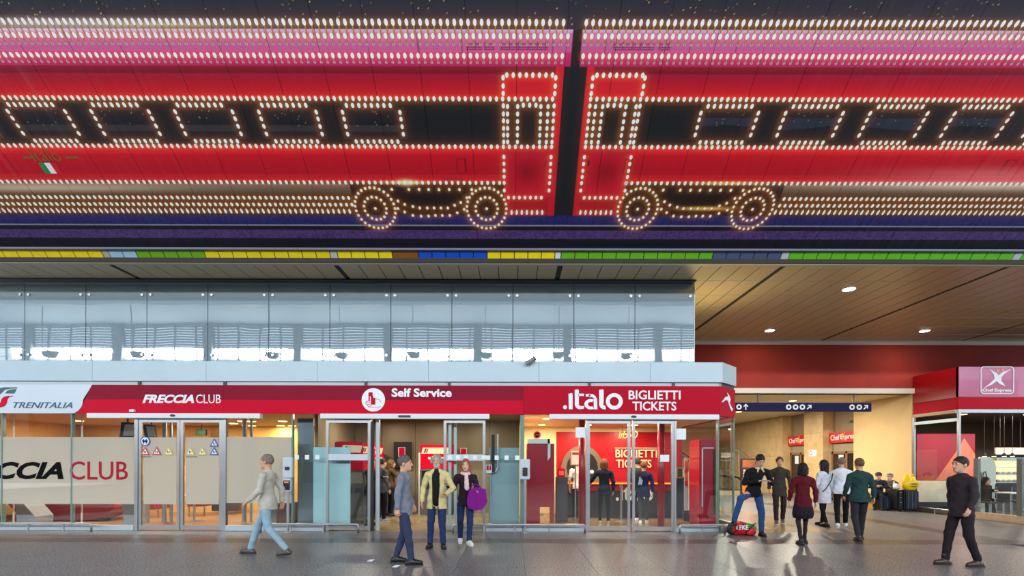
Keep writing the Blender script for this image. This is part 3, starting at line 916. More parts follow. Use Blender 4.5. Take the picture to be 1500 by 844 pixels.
slot = thing('ceiling_slot', 'dark recessed slot between beige ceiling strip and the glass parapet', 'slot', (-4, D, HC))
MB().box(XL, X(1014), 11.16, 11.25, HC - .03, HC).box(XL, X(1014), 11.25, 11.42, HC - .012, HC - .002).build('slot_body', M_DARK, slot)

# --- surveillance camera on the coping
sc_ = thing('surveillance_camera', 'small silver surveillance camera on the coping above the ticket shop', 'camera', (X(776), D - .06, zz(534)))
MB().tube([(0, 0, 0), (0, -.07, 0)], .025, 8).build('bracket', M_STEEL, sc_, local=True)
MB().tube([(-.1, -.12, -.02), (.1, -.12, .1)], .05, 12).build('body', M_STEEL, sc_, local=True)
MB().tube([(.09, -.12, .095), (.12, -.12, .112)], .052, 12).build('hood', M_DARK, sc_, local=True)

# --- automatic doors and windows
M_SQ = mat('safety_square_white', (226, 236, 240), .5)
def pane(parent, x0, x1, z0, z1, y=D, name='glass_pane', m=None):
    return MB().box(x0, x1, y - .006, y + .006, z0, z1).build(name, m or M_GLASS, parent)
def header(t, x0, x1, dark):
    MB().bbox(x0, x1, D - .14, D, ZHB, ZFB + .0, .008).build('header_box', M_WHITE, t)
    c = X(dark); z = (ZHB + ZFB) / 2
    return c, z
FW = .062
def leaf(t, x0, x1, y, film=None, transom=None):
    """one sliding door leaf: four frame bars and a pane"""
    lf = MB().box(x0, x0 + FW, y - .025, y + .025, .01, ZDT).box(x1 - FW, x1, y - .025, y + .025, .01, ZDT).box(x0 + FW, x1 - FW, y - .025, y + .025, .03, .12).box(
        x0 + FW, x1 - FW, y - .025, y + .025, ZDT - .07, ZDT).build('door_leaf', M_STEEL, t)
    pane(lf, x0 + FW, x1 - FW, .12, ZDT - .07, y)
    if film: MB().box(x0 + FW + .05, x1 - FW - .02, y - .011, y - .007, film[0], film[1]).build('frosted_film', M_FILM, lf)
    if transom: MB().box(x0 + FW, x1 - FW, y - .03, y + .01, transom[0], transom[1]).build('transom_bar', M_ALU, lf)
    return lf
def sticker_tri(t, px, py, c, r=6.8):
    x, z = X(px), zz(py)
    MB().prism([(x - r * k_, z - r * .8 * k_), (x + r * k_, z - r * .8 * k_), (x, z + r * k_)], D - .034, D - .032).build('warning_sticker', mat('sticker_%d_%d_%d' % c, c, .5), t)
    MB().prism([(x - r * .62 * k_, z - r * .56 * k_), (x + r * .62 * k_, z - r * .56 * k_), (x, z + r * .55 * k_)], D - .036, D - .034).box(x, x, D, D, z, z).build('sticker_field', M_LETW, t)
    MB().box(x - 1.6 * k_, x - .5 * k_, D - .038, D - .036, z - 3 * k_, z + .8 * k_).box(x + .6 * k_, x + 1.6 * k_, D - .038, D - .036, z - 3 * k_, z + .2 * k_).build('sticker_mark', M_DARK if c[2] < 150 else mat('mark_blue', (30, 60, 150), .5), t)
fz = (zz(740), zz(642))

d1 = thing('lounge_automatic_door', 'closed double sliding glass door with frosted film and warning triangles', 'door', (X(265), D, 0))
header(d1, X(134), X(385), 259)
MB().prism([(X(259) + 4 * k_ * math.cos(a * .5236), 2.70 + 1.8 * k_ * math.sin(a * .5236)) for a in range(12)], D - .155, D - .14).build('motion_sensor', M_DARK, d1)
leaf(d1, X(204), X(264), D, fz); leaf(d1, X(265.5), X(326), D, fz)
MB().box(X(198.5), X(203.5), D - .04, D + .06, 0, ZHB).build('door_post', M_STEEL, d1); MB().box(X(326.5), X(332), D - .04, D + .06, 0, ZHB).build('door_post', M_STEEL, d1)
MB().box(X(203.5), X(326.5), D - .04, D + .06, ZDT, ZHB).build('head_rail', M_STEEL, d1)
YEL, REDT, BLU = (226, 200, 30), (205, 40, 60), (40, 80, 160)
MB().prism(disc(X(214), zz(648), 7 * k_, 20), D - .034, D - .032).build('round_sticker', mat('sticker_blue', BLU, .5), d1)
MB().prism(disc(X(214), zz(648), 5.6 * k_, 20), D - .036, D - .034).build('sticker_field', M_LETW, d1)
MB().box(X(210), X(218), D - .038, D - .036, zz(649.5), zz(646.5)).box(X(211), X(213), D - .038, D - .036, zz(651.5), zz(644.5)).box(X(215), X(217), D - .038, D - .036, zz(651.5), zz(644.5)).build('sticker_mark', mat('sticker_blue', BLU, .5), d1)
for px_, py_, c in ((214, 662.5, REDT), (231, 662.5, REDT), (248.5, 662.5, YEL), (280, 662.5, YEL), (297.5, 662.5, YEL), (315, 650, BLU), (315, 662.5, BLU)):
    sticker_tri(d1, px_, py_, c)
for px_ in (207, 274):
    MB().box(X(px_), X(px_ + 16), D - .034, D - .032, zz(671), zz(670)).build('sticker_text', mat('mark_green', (40, 110, 80), .5), d1)

def fin(name, label, px, w=.035, z1=ZFB):
    t = tag(MB().box(X(px) - w / 2, X(px) + w / 2, D - .02, D + .07, .02, z1).build(name, M_FIN), label, 'glass fin')
    return t
def win(name, label, x0, x1, film=None, y=D, post=None):
    t = thing(name, label, 'window', ((x0 + x1) / 2, y, 0))
    pane(t, x0, x1, .14, ZFB, y)
    MB().box(x0, x1, y - .05, y + .05, 0.0, .13).build('bottom_rail', M_ALU, t)
    if film:
        MB().box(x0, x1, y - .011, y - .007, film[0], film[1]).build('frosted_film', M_FILM, t)
    return t
w1 = win('lounge_window', 'shop window left of the closed double door, frosted band with big black and red lettering', XL, X(198), fz)
w1b = []
for a, b in ((XL, X(3)), (X(3), X(105)), (X(105), X(198))): pass
text('lettering', 'FRECCIA', M_LETK, w1, (X(-78), D - .012, zz(704)), (1, 0, 0), (0, 0, 1), X(94) - X(-78), 25.5 / 62.1, shear=0.3, offset=0.038, label='black slanted letters')
text('lettering', 'CLUB', M_LETR, w1, (X(103), D - .012, zz(704.5)), (1, 0, 0), (0, 0, 1), X(188) - X(103), 27 / 62.1, offset=0.005, label='red letters')
w2 = win('narrow_lounge_window', 'frosted shop window right of the closed double door, before the card reader post', X(332), X(428), (zz(738), zz(641)))
w3 = win('corner_shop_window', 'clear shop window with white squares between the lounge and the self service doors', X(429), X(475))
w4 = win('self_service_side_window', 'clear shop window with white squares right of the self service doorway', X(712), X(765))
w5 = win('ticket_shop_window', 'shop window in front of the dark red cabinet, left of ticket shop doors', X(766), X(858))
w6 = win('ticket_corner_window', 'shop window with a blank white notice at right end of the shop front', X(990), X(1052))
# corner pane
cp = thing('chamfered_corner_window', 'slanted glass pane at the right corner of the shop block', 'window', (X(1053), D, 0))
def slant(z0, z1, th, m, name, inset=0.0):
    a = Vector((X(1053), D, 0)); b = Vector((RX, RY, 0)); u = (b - a).normalized(); n = Vector((u.y, -u.x, 0)) * th
    a = a + u * inset; b = b - u * inset
    return MB()._add([(a.x, a.y, z0), (b.x, b.y, z0), (b.x, b.y, z1), (a.x, a.y, z1), (a.x + n.x, a.y + n.y, z0), (b.x + n.x, b.y + n.y, z0), (b.x + n.x, b.y + n.y, z1), (a.x + n.x, a.y + n.y, z1)],
                     [(0, 1, 2, 3), (7, 6, 5, 4), (0, 4, 5, 1), (1, 5, 6, 2), (2, 6, 7, 3), (3, 7, 4, 0)]).build(name, m, cp)
slant(.14, ZFB, .01, M_GLASS, 'glass_pane', .01); slant(0, .14, .06, M_STEEL, 'bottom_rail')
sw = thing('side_window', 'glass side wall of the ticket shop facing the corridor', 'window', (RX, 14, 0))
MB().box(RX - .006, RX + .006, RY, DB, .14, ZFB).build('glass_pane', M_GLASS, sw)
MB().box(RX - .04, RX + .04, RY, DB, 0, .14).build('bottom_rail', M_STEEL, sw)
for px_, lab in ((3.5, 'dark green glass fin at the left edge of the lounge window'), (105.5, 'green glass fin behind the red letters of the lounge window'),
                 (428.5, 'glass fin just right of the first card reader post')):
    fin('glass_fin', lab, px_, .03)
fin('glass_fin', 'glass fin between self service and the ticket shop', 765, .09)
tag(MB().box(X(1052) - .012, X(1052) + .012, D - .02, D + .1, .02, ZFB).build('glass_fin', M_FIN), 'thin dark glass edge at the right front corner', 'glass fin')
tag(MB().box(RX - .012, RX + .012, RY - .02, RY + .06, .02, ZFB).build('glass_fin', M_FIN), 'thin glass edge at the rear of the slanted corner pane', 'glass fin')
# white safety squares
for wnd, pxs in ((w3, (435, 450, 465)), (w4, (715, 727.5, 742, 757.5))):
    for p_ in pxs:
        MB().box(X(p_) - .048, X(p_) + .048, D - .012, D - .007, zz(674), zz(667.5)).build('safety_square', M_SQ, wnd)
MB().box(X(843), X(858), D - .012, D - .007, zz(641), zz(626)).build('notice', M_SQ, w5); MB().box(X(990), X(1004.5), D - .012, D - .007, zz(643.5), zz(627.5)).build('notice', M_SQ, w6)

d2 = thing('self_service_door', 'open sliding door with its glass leaves drawn apart, long white header above', 'door', (X(595), D, 0))
header(d2, X(472), X(717), 594)
MB().box(X(585.5), X(603), D - .155, D - .14, ZHB + .03, ZHB + .08).build('motion_sensor', M_DARK, d2)
tz = (zz(675), zz(666))
leaf(d2, X(478), X(543), D, transom=tz); leaf(d2, X(650), X(711), D, transom=tz)
MB().box(X(548.5), X(553.5), D + .1, D + .2, 0, ZHB).build('door_post', M_ALU, d2)
MB().box(X(656), X(660), D + .1, D + .18, 0, ZHB).build('door_post', M_ALU, d2); MB().box(X(663), X(667), D + .25, D + .33, 0, ZHB).build('door_post', M_ALU, d2)
MB().box(X(538), X(542), D + .1, D + .18, 0, ZHB).build('door_post', M_ALU, d2)
MB().box(X(544), X(547), D - .02, D + .05, 0.01, ZHB - .05).build('door_edge', M_BLACK, d2)
MB().box(X(472), X(478), D - .04, D + .06, 0, ZHB).build('door_post', M_STEEL, d2) if False else None
for p_ in (659, 671, 683, 696, 709):
    MB().box(X(p_) - .05, X(p_) + .05, D - .036, D - .03, zz(673.5), zz(667.5)).build('safety_square', M_SQ, d2)

d3 = thing('ticket_shop_door', 'closed double sliding glass door of the ticket shop seen full of red inside', 'door', (X(924), D, 0))
header(d3, X(804), X(1050), 926)
MB().prism([(X(926) + 4 * k_ * math.cos(a * .5236), 2.70 + 1.8 * k_ * math.sin(a * .5236)) for a in range(12)], D - .155, D - .14).build('motion_sensor', M_DARK, d3)
leaf(d3, X(860), X(923), D); leaf(d3, X(926), X(987), D)
MB().box(X(858), X(860), D - .04, D + .06, 0, ZHB).build('door_post', M_STEEL, d3); MB().box(X(987), X(990), D - .04, D + .06, 0, ZHB).build('door_post', M_STEEL, d3)
MB().box(X(860), X(987), D - .04, D + .06, ZDT, ZHB).build('head_rail', M_STEEL, d3)
MB().box(X(966.5), X(979.5), D - .034, D - .03, zz(676), zz(666)).build('notice', M_SQ, d3)

# card readers on posts
def reader(name, label, px, z0, z1, two):
    x = X(px, 11.15)
    t = thing(name, label, 'card reader', (x, 11.15, 0))
    MB().lathe([(.09, 0), (.09, .015), (.03, .02), (.03, z0)], (0, 0, 0), 14).build('post', M_STEEL, t, local=True)
    MB().bbox(-.115, .115, -.04, .05, z0, z1, .012).build('housing', M_ALU, t, local=True)
    if two:
        MB().box(-.05, .05, -.055, -.04, (z0 + z1) / 2 - .06, (z0 + z1) / 2 + .02).build('slot', M_DARK, t, local=True)
        b_ = MB().bbox(-.1, .1, -.07, .03, z0 - .31, z0 - .02, .015).build('reader_box', M_ALU, t, local=True)
        MB().box(-.075, .075, -.08, -.07, z0 - .28, z0 - .06).build('screen', mat('reader_screen', (26, 26, 40), .3), t, local=True)
        MB().box(-.05, .05, -.084, -.08, z0 - .12, z0 - .08).build('display', mat('display_orange', (200, 110, 60), .5, emis=.4), t, local=True)
    else:
        MB().bbox(-.055, .055, -.09, -.04, z0 + .08, z0 + .27, .01).build('reader_box', M_DARK, t, local=True)
reader('card_reader', 'silver card reader with second black terminal on a post right of the lounge doors', 422, 1.26, 1.73, True)
reader('card_reader', 'silver card reader on a thin post before the dark red cabinet', 769, 1.24, 1.70, False)

# floor rails in front of the glass
def floor_rail(label, p0, p1, legs, y=11.12, open0=False, open1=False):
    k = 708 / y
    x0, x1 = PX(p0, y), PX(p1, y)
    t = thing('floor_rail', label, 'rail', ((x0 + x1) / 2, y, 0))
    zt = .195; r = .024
    pts = []
    if not open0: pts += [(x0, y, 0), (x0, y, zt - .05), (x0 + .015, y, zt - .015), (x0 + .05, y, zt)]
    else: pts += [(x0, y, zt)]
    if not open1: pts += [(x1 - .05, y, zt), (x1 - .015, y, zt - .015), (x1, y, zt - .05), (x1, y, 0)]
    else: pts += [(x1, y, zt)]
    MB().tube(pts, r, 8).build('rail_tube', M_STEEL, t, smooth=True)
    for l in legs:
        MB().tube([(PX(l, y), y, 0), (PX(l, y), y, zt - .01)], .018, 8).build('leg', M_STEEL, t)
floor_rail('low steel rail below the big black and red lettering', -120, 134, (-40, 41.5, 93.5), open0=True)
floor_rail('low steel rail from the right of the lounge doors to the open self service door', 382, 525, (422, 474))
floor_rail('low steel rail behind the couple, ending left of the ticket shop doors', 664, 857, (709, 754, 805))
floor_rail('short low steel rail at right corner of shop block', 996, 1062, (1029,))
MB_dark = tag(MB().box(X(985), X(1050), D + .0, D + .02, 0.0, .0).build('threshold_strip', M_DARK), 'thin dark threshold strip at the right corner', 'threshold') if False else None

# white table-like bar seen in all windows: reflection rail inside
M_BARW = mat('inner_rail_white', (226, 226, 218), .4)

# ================================================================== interiors
M_OCH = mat('ochre_wall', (212, 166, 88), .6, noise=.08, nscale=1.0)
M_WOODF = mat('warm_wood_floor', (150, 112, 76), .3, noise=.15, nscale=3, stretch=(1, 8, 1))
M_TAUPE = mat('taupe_wall_panel', (134, 120, 96), .4, .2, noise=.05, nscale=1)
M_INW = mat('inner_white', (214, 214, 210), .5)
xa, xb, xc_, xdd = XL, X(436, 12.5), X(764), RX - .02
ZI = 2.78
struct('wall_lounge', MB().box(xa, X(436), DB, DB + .1, 0, 3.3), M_OCH)
struct('wall_lounge_right', MB().box(X(431), X(431) + .08, 12.6, DB, 0, 3.3), M_TAUPE)
struct('wall_left', MB().box(xa - .1, xa, D, DB, 0, 3.3), M_OCH)
struct('ceiling_lounge', MB().box(xa, X(431), D + .12, DB, ZI, ZI + .1), mat('lounge_ceiling', (180, 152, 100), .6))
sf = struct('floor_lounge', MB().box(xa, X(431), D - .05, DB, -.011, .004), M_WOODF)
# self service room: panelled back wall
wss = struct('wall_self_service', MB().box(X(431) + .08, X(764), DB + .05, DB + .15, 0, 3.3), M_DARK)
pj_ = [X(431) + .08, -4.3, -3.05, -1.55, -.05, .8, 1.6]
s15 = DB
for a, b in ((-5.15, -4.2), (-4.2, -3.12), (-3.12, -1.92), (-1.92, -.72), (-.72, .28)):
    piece('wall_panel', MB().box(a + .006, b - .006, DB, DB + .05, 0, 3.0).mesh('wall_panel', M_TAUPE), (0, 0, 0), wss)
struct('ceiling_self_service', MB().box(X(431), X(764), D + .12, DB, 2.95, 3.05), mat('service_ceiling', (120, 106, 80), .6))
struct('floor_self_service', MB().box(X(431), X(764), D - .05, DB, -.011, .004), granite('beige_stone', (150, 128, 92), (186, 164, 124), .25))
# ticket shop
struct('wall_ticket_shop', MB().box(X(764), xdd + .02, DB, DB + .1, 0, 3.3), mat('ticket_red_wall', (186, 8, 24), .35))
struct('wall_ticket_left', MB().box(X(764), X(764) + .06, D + .25, DB, 0, 3.3), M_CREAM)
struct('ceiling_ticket_shop', MB().prism([(X(764), D + .12), (X(1050), D + .12), (RX - .03, RY + .1), (RX - .03, DB), (X(764), DB)], ZI, ZI + .1, 'z'), M_CREAM)
struct('floor_ticket_shop', MB().prism([(X(764), D - .05), (X(1053), D - .05), (RX, RY), (RX, DB), (X(764), DB)], -.011, .004, 'z'), granite('tan_stone', (140, 108, 72), (172, 138, 96), .2))

WARM = (1.0, .84, .62)
rim_l = M_WHITE
for i, (px_, py_) in enumerate(((342, 621), (368, 618), (414, 617.5), (369, 626), (411, 626), (428, 628))):
    Yc = (ZI - CH) * F / (678 - py_)
    downlight('ceiling_spot', 'small round lamp in the lounge ceiling above the narrow frosted window', PX(px_, min(Yc, 15.3)), min(Yc, 15.3), ZI, .11, 28, WARM, 'lounge ceiling lamps', light=(i % 2 == 0), em=lampmat('spot_warm', (255, 214, 120), 9))
for x_ in (-12.2, -10.0, -7.6):
    downlight('ceiling_spot', 'round lamp in the lounge ceiling over the red sofa side, hidden behind the fascia', x_, 13.6, ZI, .11, 75, WARM, 'lounge lamps behind the fascia', em=MATS['spot_warm'])
for x_ in (-4.2, -2.6, -1.0):
    downlight('ceiling_spot', 'round lamp in the self service ceiling, hidden behind the fascia', x_, 13.6, 2.95, .11, 48, (1, .88, .7), 'hidden self service lamps', em=MATS['spot_warm'])
for x_ in (.9, 2.3, 3.7):
    for y_ in (12.6, 14.6):
        downlight('ceiling_spot', 'round lamp in the ticket shop ceiling', x_, y_, ZI, .1, 40, WARM, 'ticket shop ceiling lamps', em=MATS['spot_warm'])

# --- lounge furniture
M_SOFA = mat('sofa_red', (178, 14, 46), .55, bump=.2, bscale=20)
sofa = thing('curved_sofa', 'long red sofa with rounded underside behind the lounge window', 'sofa', (PX(95, 13.4), 13.4, 0))
k13 = 708 / 13.4
def XB(px): return PX(px, 13.4)
def ZB(py): return PZ(py, 13.4)
MB().prism([(XB(25), ZB(735)), (XB(36), ZB(748)), (XB(52), ZB(759)), (XB(80), ZB(763)), (XB(140), ZB(763)), (XB(165), ZB(757)), (XB(180), ZB(745)), (XB(182), ZB(735))], 13.1, 14.0).build('seat_shell', M_SOFA, sofa)
MB().prism([(XB(28), ZB(738)), (XB(20), ZB(700)), (XB(180), ZB(700)), (XB(180), ZB(738))], 13.8, 14.05).build('backrest', M_SOFA, sofa)
MB().prism([(XB(36), ZB(744)), (XB(45), ZB(751)), (XB(172), ZB(744)), (XB(178), ZB(738)), (XB(176), ZB(736))], 13.08, 13.1).build('piping', M_BLACK, sofa) if False else None
for p_ in (62, 74, 150, 158):
    MB().tube([(XB(p_), 13.5, ZB(760)), (XB(p_ + (-4 if p_ < 100 else 4)), 13.4, .005)], .016, 6).build('leg', M_STEEL, sofa)
arm = thing('red_armchair', 'red armchair partly seen below the film of the double door', 'armchair', (X(240, 14), 14, 0))
MB().bbox(PX(205, 14), PX(236, 14), 13.8, 14.5, .25, .5, .06).build('seat', M_SOFA, arm); MB().bbox(PX(205, 14), PX(236, 14), 14.3, 14.5, .5, .95, .05).build('backrest', M_SOFA, arm)
for a in (209, 232):
    MB().tube([(PX(a, 14), 14.0, .005), (PX(a, 14), 14.0, .27)], .02, 6).build('leg', M_STEEL, arm)
arm2 = thing('red_armchair', 'low red armchair in the middle of the lounge behind the double door', 'armchair', (X(305, 14.4), 14.4, 0))
MB().bbox(PX(276, 14.4), PX(304, 14.4), 14.2, 14.9, .3, .52, .06).build('seat', M_SOFA, arm2); MB().bbox(PX(276, 14.4), PX(304, 14.4), 14.7, 14.9, .52, .95, .05).build('backrest', M_SOFA, arm2)
for a in (279, 301):
    MB().tube([(PX(a, 14.4), 14.35, .005), (PX(a, 14.4), 14.35, .32)], .02, 6).build('leg', M_STEEL, arm2)
tb = thing('round_table', 'small round pedestal table with steel stem behind the double door', 'table', (PX(285, 13.2), 13.2, 0))
MB().lathe([(.25, .004), (.25, .015), (.03, .03), (.03, .7)], (0, 0, 0), 20).build('stem', M_STEEL, tb, local=True); MB().lathe([(.32, .7), (.32, .73)], (0, 0, 0), 24).build('table_top', M_INW, tb, local=True)
def wedge(name, label, pts, Y, m, cat='desk', dep=.5):
    return tag(MB().prism([(PX(a, Y), max(PZ(b, Y), .005)) for a, b in pts], Y, Y + dep).build(name, m), label, cat)
M_GREYW = mat('desk_grey_white', (150, 156, 168), .4)
wedge('desk_panel', 'pale slanted desk panel left of the red sofa', [(22, 735), (30, 735), (52, 759), (51, 775), (25, 775)], 12.4, M_GREYW)
wedge('desk_panel', 'pale slanted desk panel right of the red sofa', [(178, 735), (198, 735), (198, 775), (182, 775)], 12.4, M_GREYW)
wedge('desk_panel', 'tapered pale desk pedestal below the narrow frosted window', [(379, 700), (407, 700), (405, 767), (383, 767)], 12.9, M_GREYW)
wedge('cabinet_block', 'brown wooden block left of the first card reader post', [(408, 738), (428, 738), (428, 768), (405, 768)], 12.7, mat('brown_wood', (108, 66, 36), .5, noise=.1), 'cabinet')
wedge('cabinet_block', 'low dark cabinet behind the double door at the back of the lounge', [(310, 735), (345, 735), (345, 750), (310, 750)], 14.9, mat('dark_brown', (60, 48, 40), .5), 'cabinet')
for k, (p_, lab) in enumerate(((241, 'steel column below the film of the left door leaf'), (358, 'twin steel column below the narrow frosted window'))):
    tag(MB().tube([(PX(p_, 13), 13, .004), (PX(p_, 13), 13, ZI)], .06, 10).tube([(PX(p_ + 10, 13), 13, .004), (PX(p_ + 10, 13), 13, ZI)], .035, 8).build('steel_column', M_STEEL), lab, 'column')
for lab, a, b, c, d, tilt in (('dark hanging screen at the top of the lounge window, left of the door', 177, 197, 620, 642, 3), ('dark hanging screen seen through the left door leaf', 214, 229, 623, 643, -3)):
    t = thing('hanging_screen', lab, 'screen', (PX((a + b) / 2, 12.6), 12.6, PZ(d, 12.6)))
    MB().prism([(PX(a + tilt, 12.6), PZ(c, 12.6)), (PX(b + tilt, 12.6), PZ(c + 1, 12.6)), (PX(b, 12.6), PZ(d, 12.6)), (PX(a, 12.6), PZ(d, 12.6))], 12.55, 12.65).build('case', M_BLACK, t)
    MB().prism([(PX(a + tilt + 3, 12.54), PZ(c + 3, 12.54)), (PX(b + tilt - 2, 12.54), PZ(c + 3.5, 12.54)), (PX(b - 2, 12.54), PZ(d - 2, 12.54)), (PX(a + 3, 12.54), PZ(d - 2, 12.54))], 12.54, 12.55).build('display', mat('screen_grey', (120, 116, 118), .3, emis=.2), t)
    MB().tube([(PX((a + b) / 2, 12.6), 12.6, PZ(c + 2, 12.6)), (PX((a + b) / 2, 12.6), 12.6, ZI)], .02, 6).build('hanger', M_DARK, t)
ex = thing('exit_sign', 'small green exit sign high in the lounge behind the right door leaf', 'sign', (PX(295, 15), 15, 2.45))
MB().box(-.16, .16, -.03, .03, 0, .17).build('case', M_DARK, ex, local=True); MB().box(-.14, .14, -.036, -.03, .02, .15).build('face', mat('exit_green', (40, 110, 60), .4, emis=.3), ex, local=True)
MB().tube([(0, 0, .17), (0, 0, .33)], .01, 6).build('hanger', M_DARK, ex, local=True)
for lab, a in (('thin white rod hanging left in the lounge window', 20), ('thin white rod hanging right in the lounge window', 120)):
    tag(MB().tube([(X(a, 12.2), 12.2, .004), (X(a, 12.2), 12.2, ZI)], .018, 6).build('window_rod', M_INW), lab, 'rod')

# --- self service room contents
M_CYAN = mat('cyan_partition', (172, 210, 218), .45)
M_CYAN2 = mat('teal_grey_partition', (138, 166, 174), .45)
wedge('partition_panel', 'pale cyan partition panel left of the open self service door', [(459, 656), (513, 656), (513, 769), (459, 769)], 11.62, M_CYAN, 'partition', .03)
wedge('partition_panel', 'teal-grey partition panel right of the open self service door', [(716, 656), (760, 656), (760, 769), (716, 769)], 11.62, M_CYAN2, 'partition', .03)
wedge('steel_panel', 'grey-blue steel panel behind the first glass fin', [(436, 614), (459, 614), (459, 778), (436, 778)], 11.9, mat('steel_blue_panel', (106, 120, 130), .4, .3), 'partition', .04)
tp = thing('display_case', 'tall black framed display panel with a small red poster on the back wall', 'display case', (PX(590, 15.5), 15.5, PZ(686, 15.5)))
MB().box(PX(577, 15.5), PX(602, 15.5), 15.45, 15.58, PZ(686, 15.5), PZ(648, 15.5)).build('case', M_BLACK, tp)
MB().box(PX(583.5, 15.45), PX(593.5, 15.45), 15.44, 15.45, PZ(669.5, 15.45), PZ(655.8, 15.45)).build('poster_border', M_LETW, tp)
MB().box(PX(584.2, 15.44), PX(592.8, 15.44), 15.435, 15.44, PZ(669, 15.44), PZ(656.3, 15.44)).build('poster', M_RED, tp)
pf = thing('framed_notice', 'small red framed notice behind the right sliding leaf', 'notice', (PX(679, 15.5), 15.5, PZ(666, 15.5)))
MB().box(PX(674, 15.5), PX(684, 15.5), 15.53, 15.59, PZ(667, 15.5), PZ(656.5, 15.5)).build('frame', M_INW, pf)
MB().box(PX(675, 15.5), PX(683, 15.5), 15.52, 15.53, PZ(666, 15.5), PZ(657.5, 15.5)).build('poster', M_RED, pf)
def machine(label, x, y, rz, w=.62, h=2.15, logo=True):
    t = thing('ticket_machine', label, 'ticket machine', (x, y, 0.004), rz, 'self service ticket machines')
    MB().bbox(-w / 2, w / 2, -.02, .5, 0, h - .75, .015).build('body', mat('machine_grey', (96, 92, 88), .4, .3), t, local=True)
    MB().bbox(-w / 2, w / 2, .1, .5, h - .75, h, .015).build('head_panel', M_RED, t, local=True)
    MB().box(-w / 2 - .05, -w / 2, .05, .15, 0, h - .25).build('side_post', M_INW, t, local=True)
    MB().prism([(-w / 2 + .03, h - .28), (w / 2 - .08, h - .28), (w / 2 - .03, h - .09), (-w / 2 + .08, h - .09)], .09, .1).build('logo_plate', mat('cream_plate', (226, 216, 186), .4), t, local=True)
    MB().prism([(-w / 2 + .1, h - .25), (-w / 2 + .15, h - .25), (-w / 2 + .2, h - .12), (-w / 2 + .15, h - .12)], .084, .09).build('logo_green', M_TEAL, t, local=True)
    MB().prism([(-w / 2 + .17, h - .25), (-w / 2 + .21, h - .25), (-w / 2 + .25, h - .13), (-w / 2 + .22, h - .13)], .084, .09).build('logo_red', M_RED, t, local=True)
    text('lettering', 'Biglietti', M_LETW, t, (-.14, .096, h - .48), (1, 0, 0), (0, 0, 1), .36, .12, offset=.02, local=True)
    MB().prism([(-.22 + .045 * math.cos(a * .5236), h - .42 + .045 * math.sin(a * .5236)) for a in range(12)], .092, .1).build('round_mark', M_LETW, t, local=True)
    MB().prism([(-.02, h - 1.08), (-.02, h - .80), (.02, h - .78)], -w / 2 + .06, w / 2 - .06, 'x').build('screen', mat('machine_screen', (130, 126, 110), .3, emis=.25), t, local=True)
    MB().box(-w / 2 + .08, -.02, -.035, -.02, .8, .98).build('keypad', M_DARK, t, local=True); MB().box(.04, w / 2 - .08, -.035, -.02, .82, .95).build('ticket_slot', M_BLACK, t, local=True)
    return t
machine('grey and red ticket machine on the back wall behind the bearded man', PX(639, 15), 14.95, 0, 1.0, 2.17)
machine('grey and red ticket machine nearest the glass, at left inside the self service room', PX(519, 12.6), 12.5, math.radians(38))
machine('grey and red ticket machine in the middle of the left-hand row', PX(542, 13.7), 13.6, math.radians(50), .55)
machine('grey and red ticket machine at the far end of the left-hand row', PX(555, 14.8), 14.7, math.radians(50), .55)
bp_ = thing('belt_post', 'slim steel belt post standing behind the open door leaf at the left', 'barrier post', (PX(471, 12), 12, 0.004))
MB().lathe([(.14, 0), (.14, .02), (.03, .03), (.03, .85), (.04, .85), (.04, .95)], (0, 0, 0), 14).build('post', M_STEEL, bp_, local=True); MB().box(.02, .1, -.03, .03, .86, .93).build('belt_head', M_RED, bp_, local=True)
bp2 = thing('belt_post', 'slim brass coloured post before the taupe back wall', 'barrier post', (PX(601, 14.9), 14.9, 0.004))
MB().lathe([(.14, 0), (.14, .02), (.022, .03), (.022, 1.0), (.035, 1.0), (.035, 1.1)], (0, 0, 0), 14).build('post', mat('brass', (180, 150, 96), .3, .8), bp2, local=True)
sn = thing('swing_arm_notice', 'bent black and steel pole with a small red and white notice right of open door', 'pole', (PX(722, 11.8), 11.8, 0))
y_ = 11.55
MB().tube([(PX(729, y_), y_, PZ(636, y_)), (PX(729, y_), y_, PZ(686, y_)), (PX(726, y_), y_, PZ(692, y_)), (PX(719, y_), y_, PZ(694, y_)), (PX(718, y_), y_, PZ(698, y_)), (PX(718, y_), y_, .004)], .02, 8).build('steel_tube', M_STEEL, sn)
MB().box(PX(720, y_), PX(724.5, y_), y_ - .03, y_ + .03, PZ(692, y_), PZ(637, y_)).build('black_bar', M_BLACK, sn)
MB().box(PX(712, 11.48), PX(720.5, 11.48), 11.47, 11.48, PZ(693, 11.48), PZ(681, 11.48)).build('notice', M_LETW, sn)
MB().box(PX(713, 11.48), PX(716, 11.48), 11.46, 11.47, PZ(689, 11.48), PZ(682, 11.48)).box(PX(717, 11.48), PX(719.5, 11.48), 11.46, 11.47, PZ(689, 11.48), PZ(682, 11.48)).build('notice_mark', M_RED, sn)

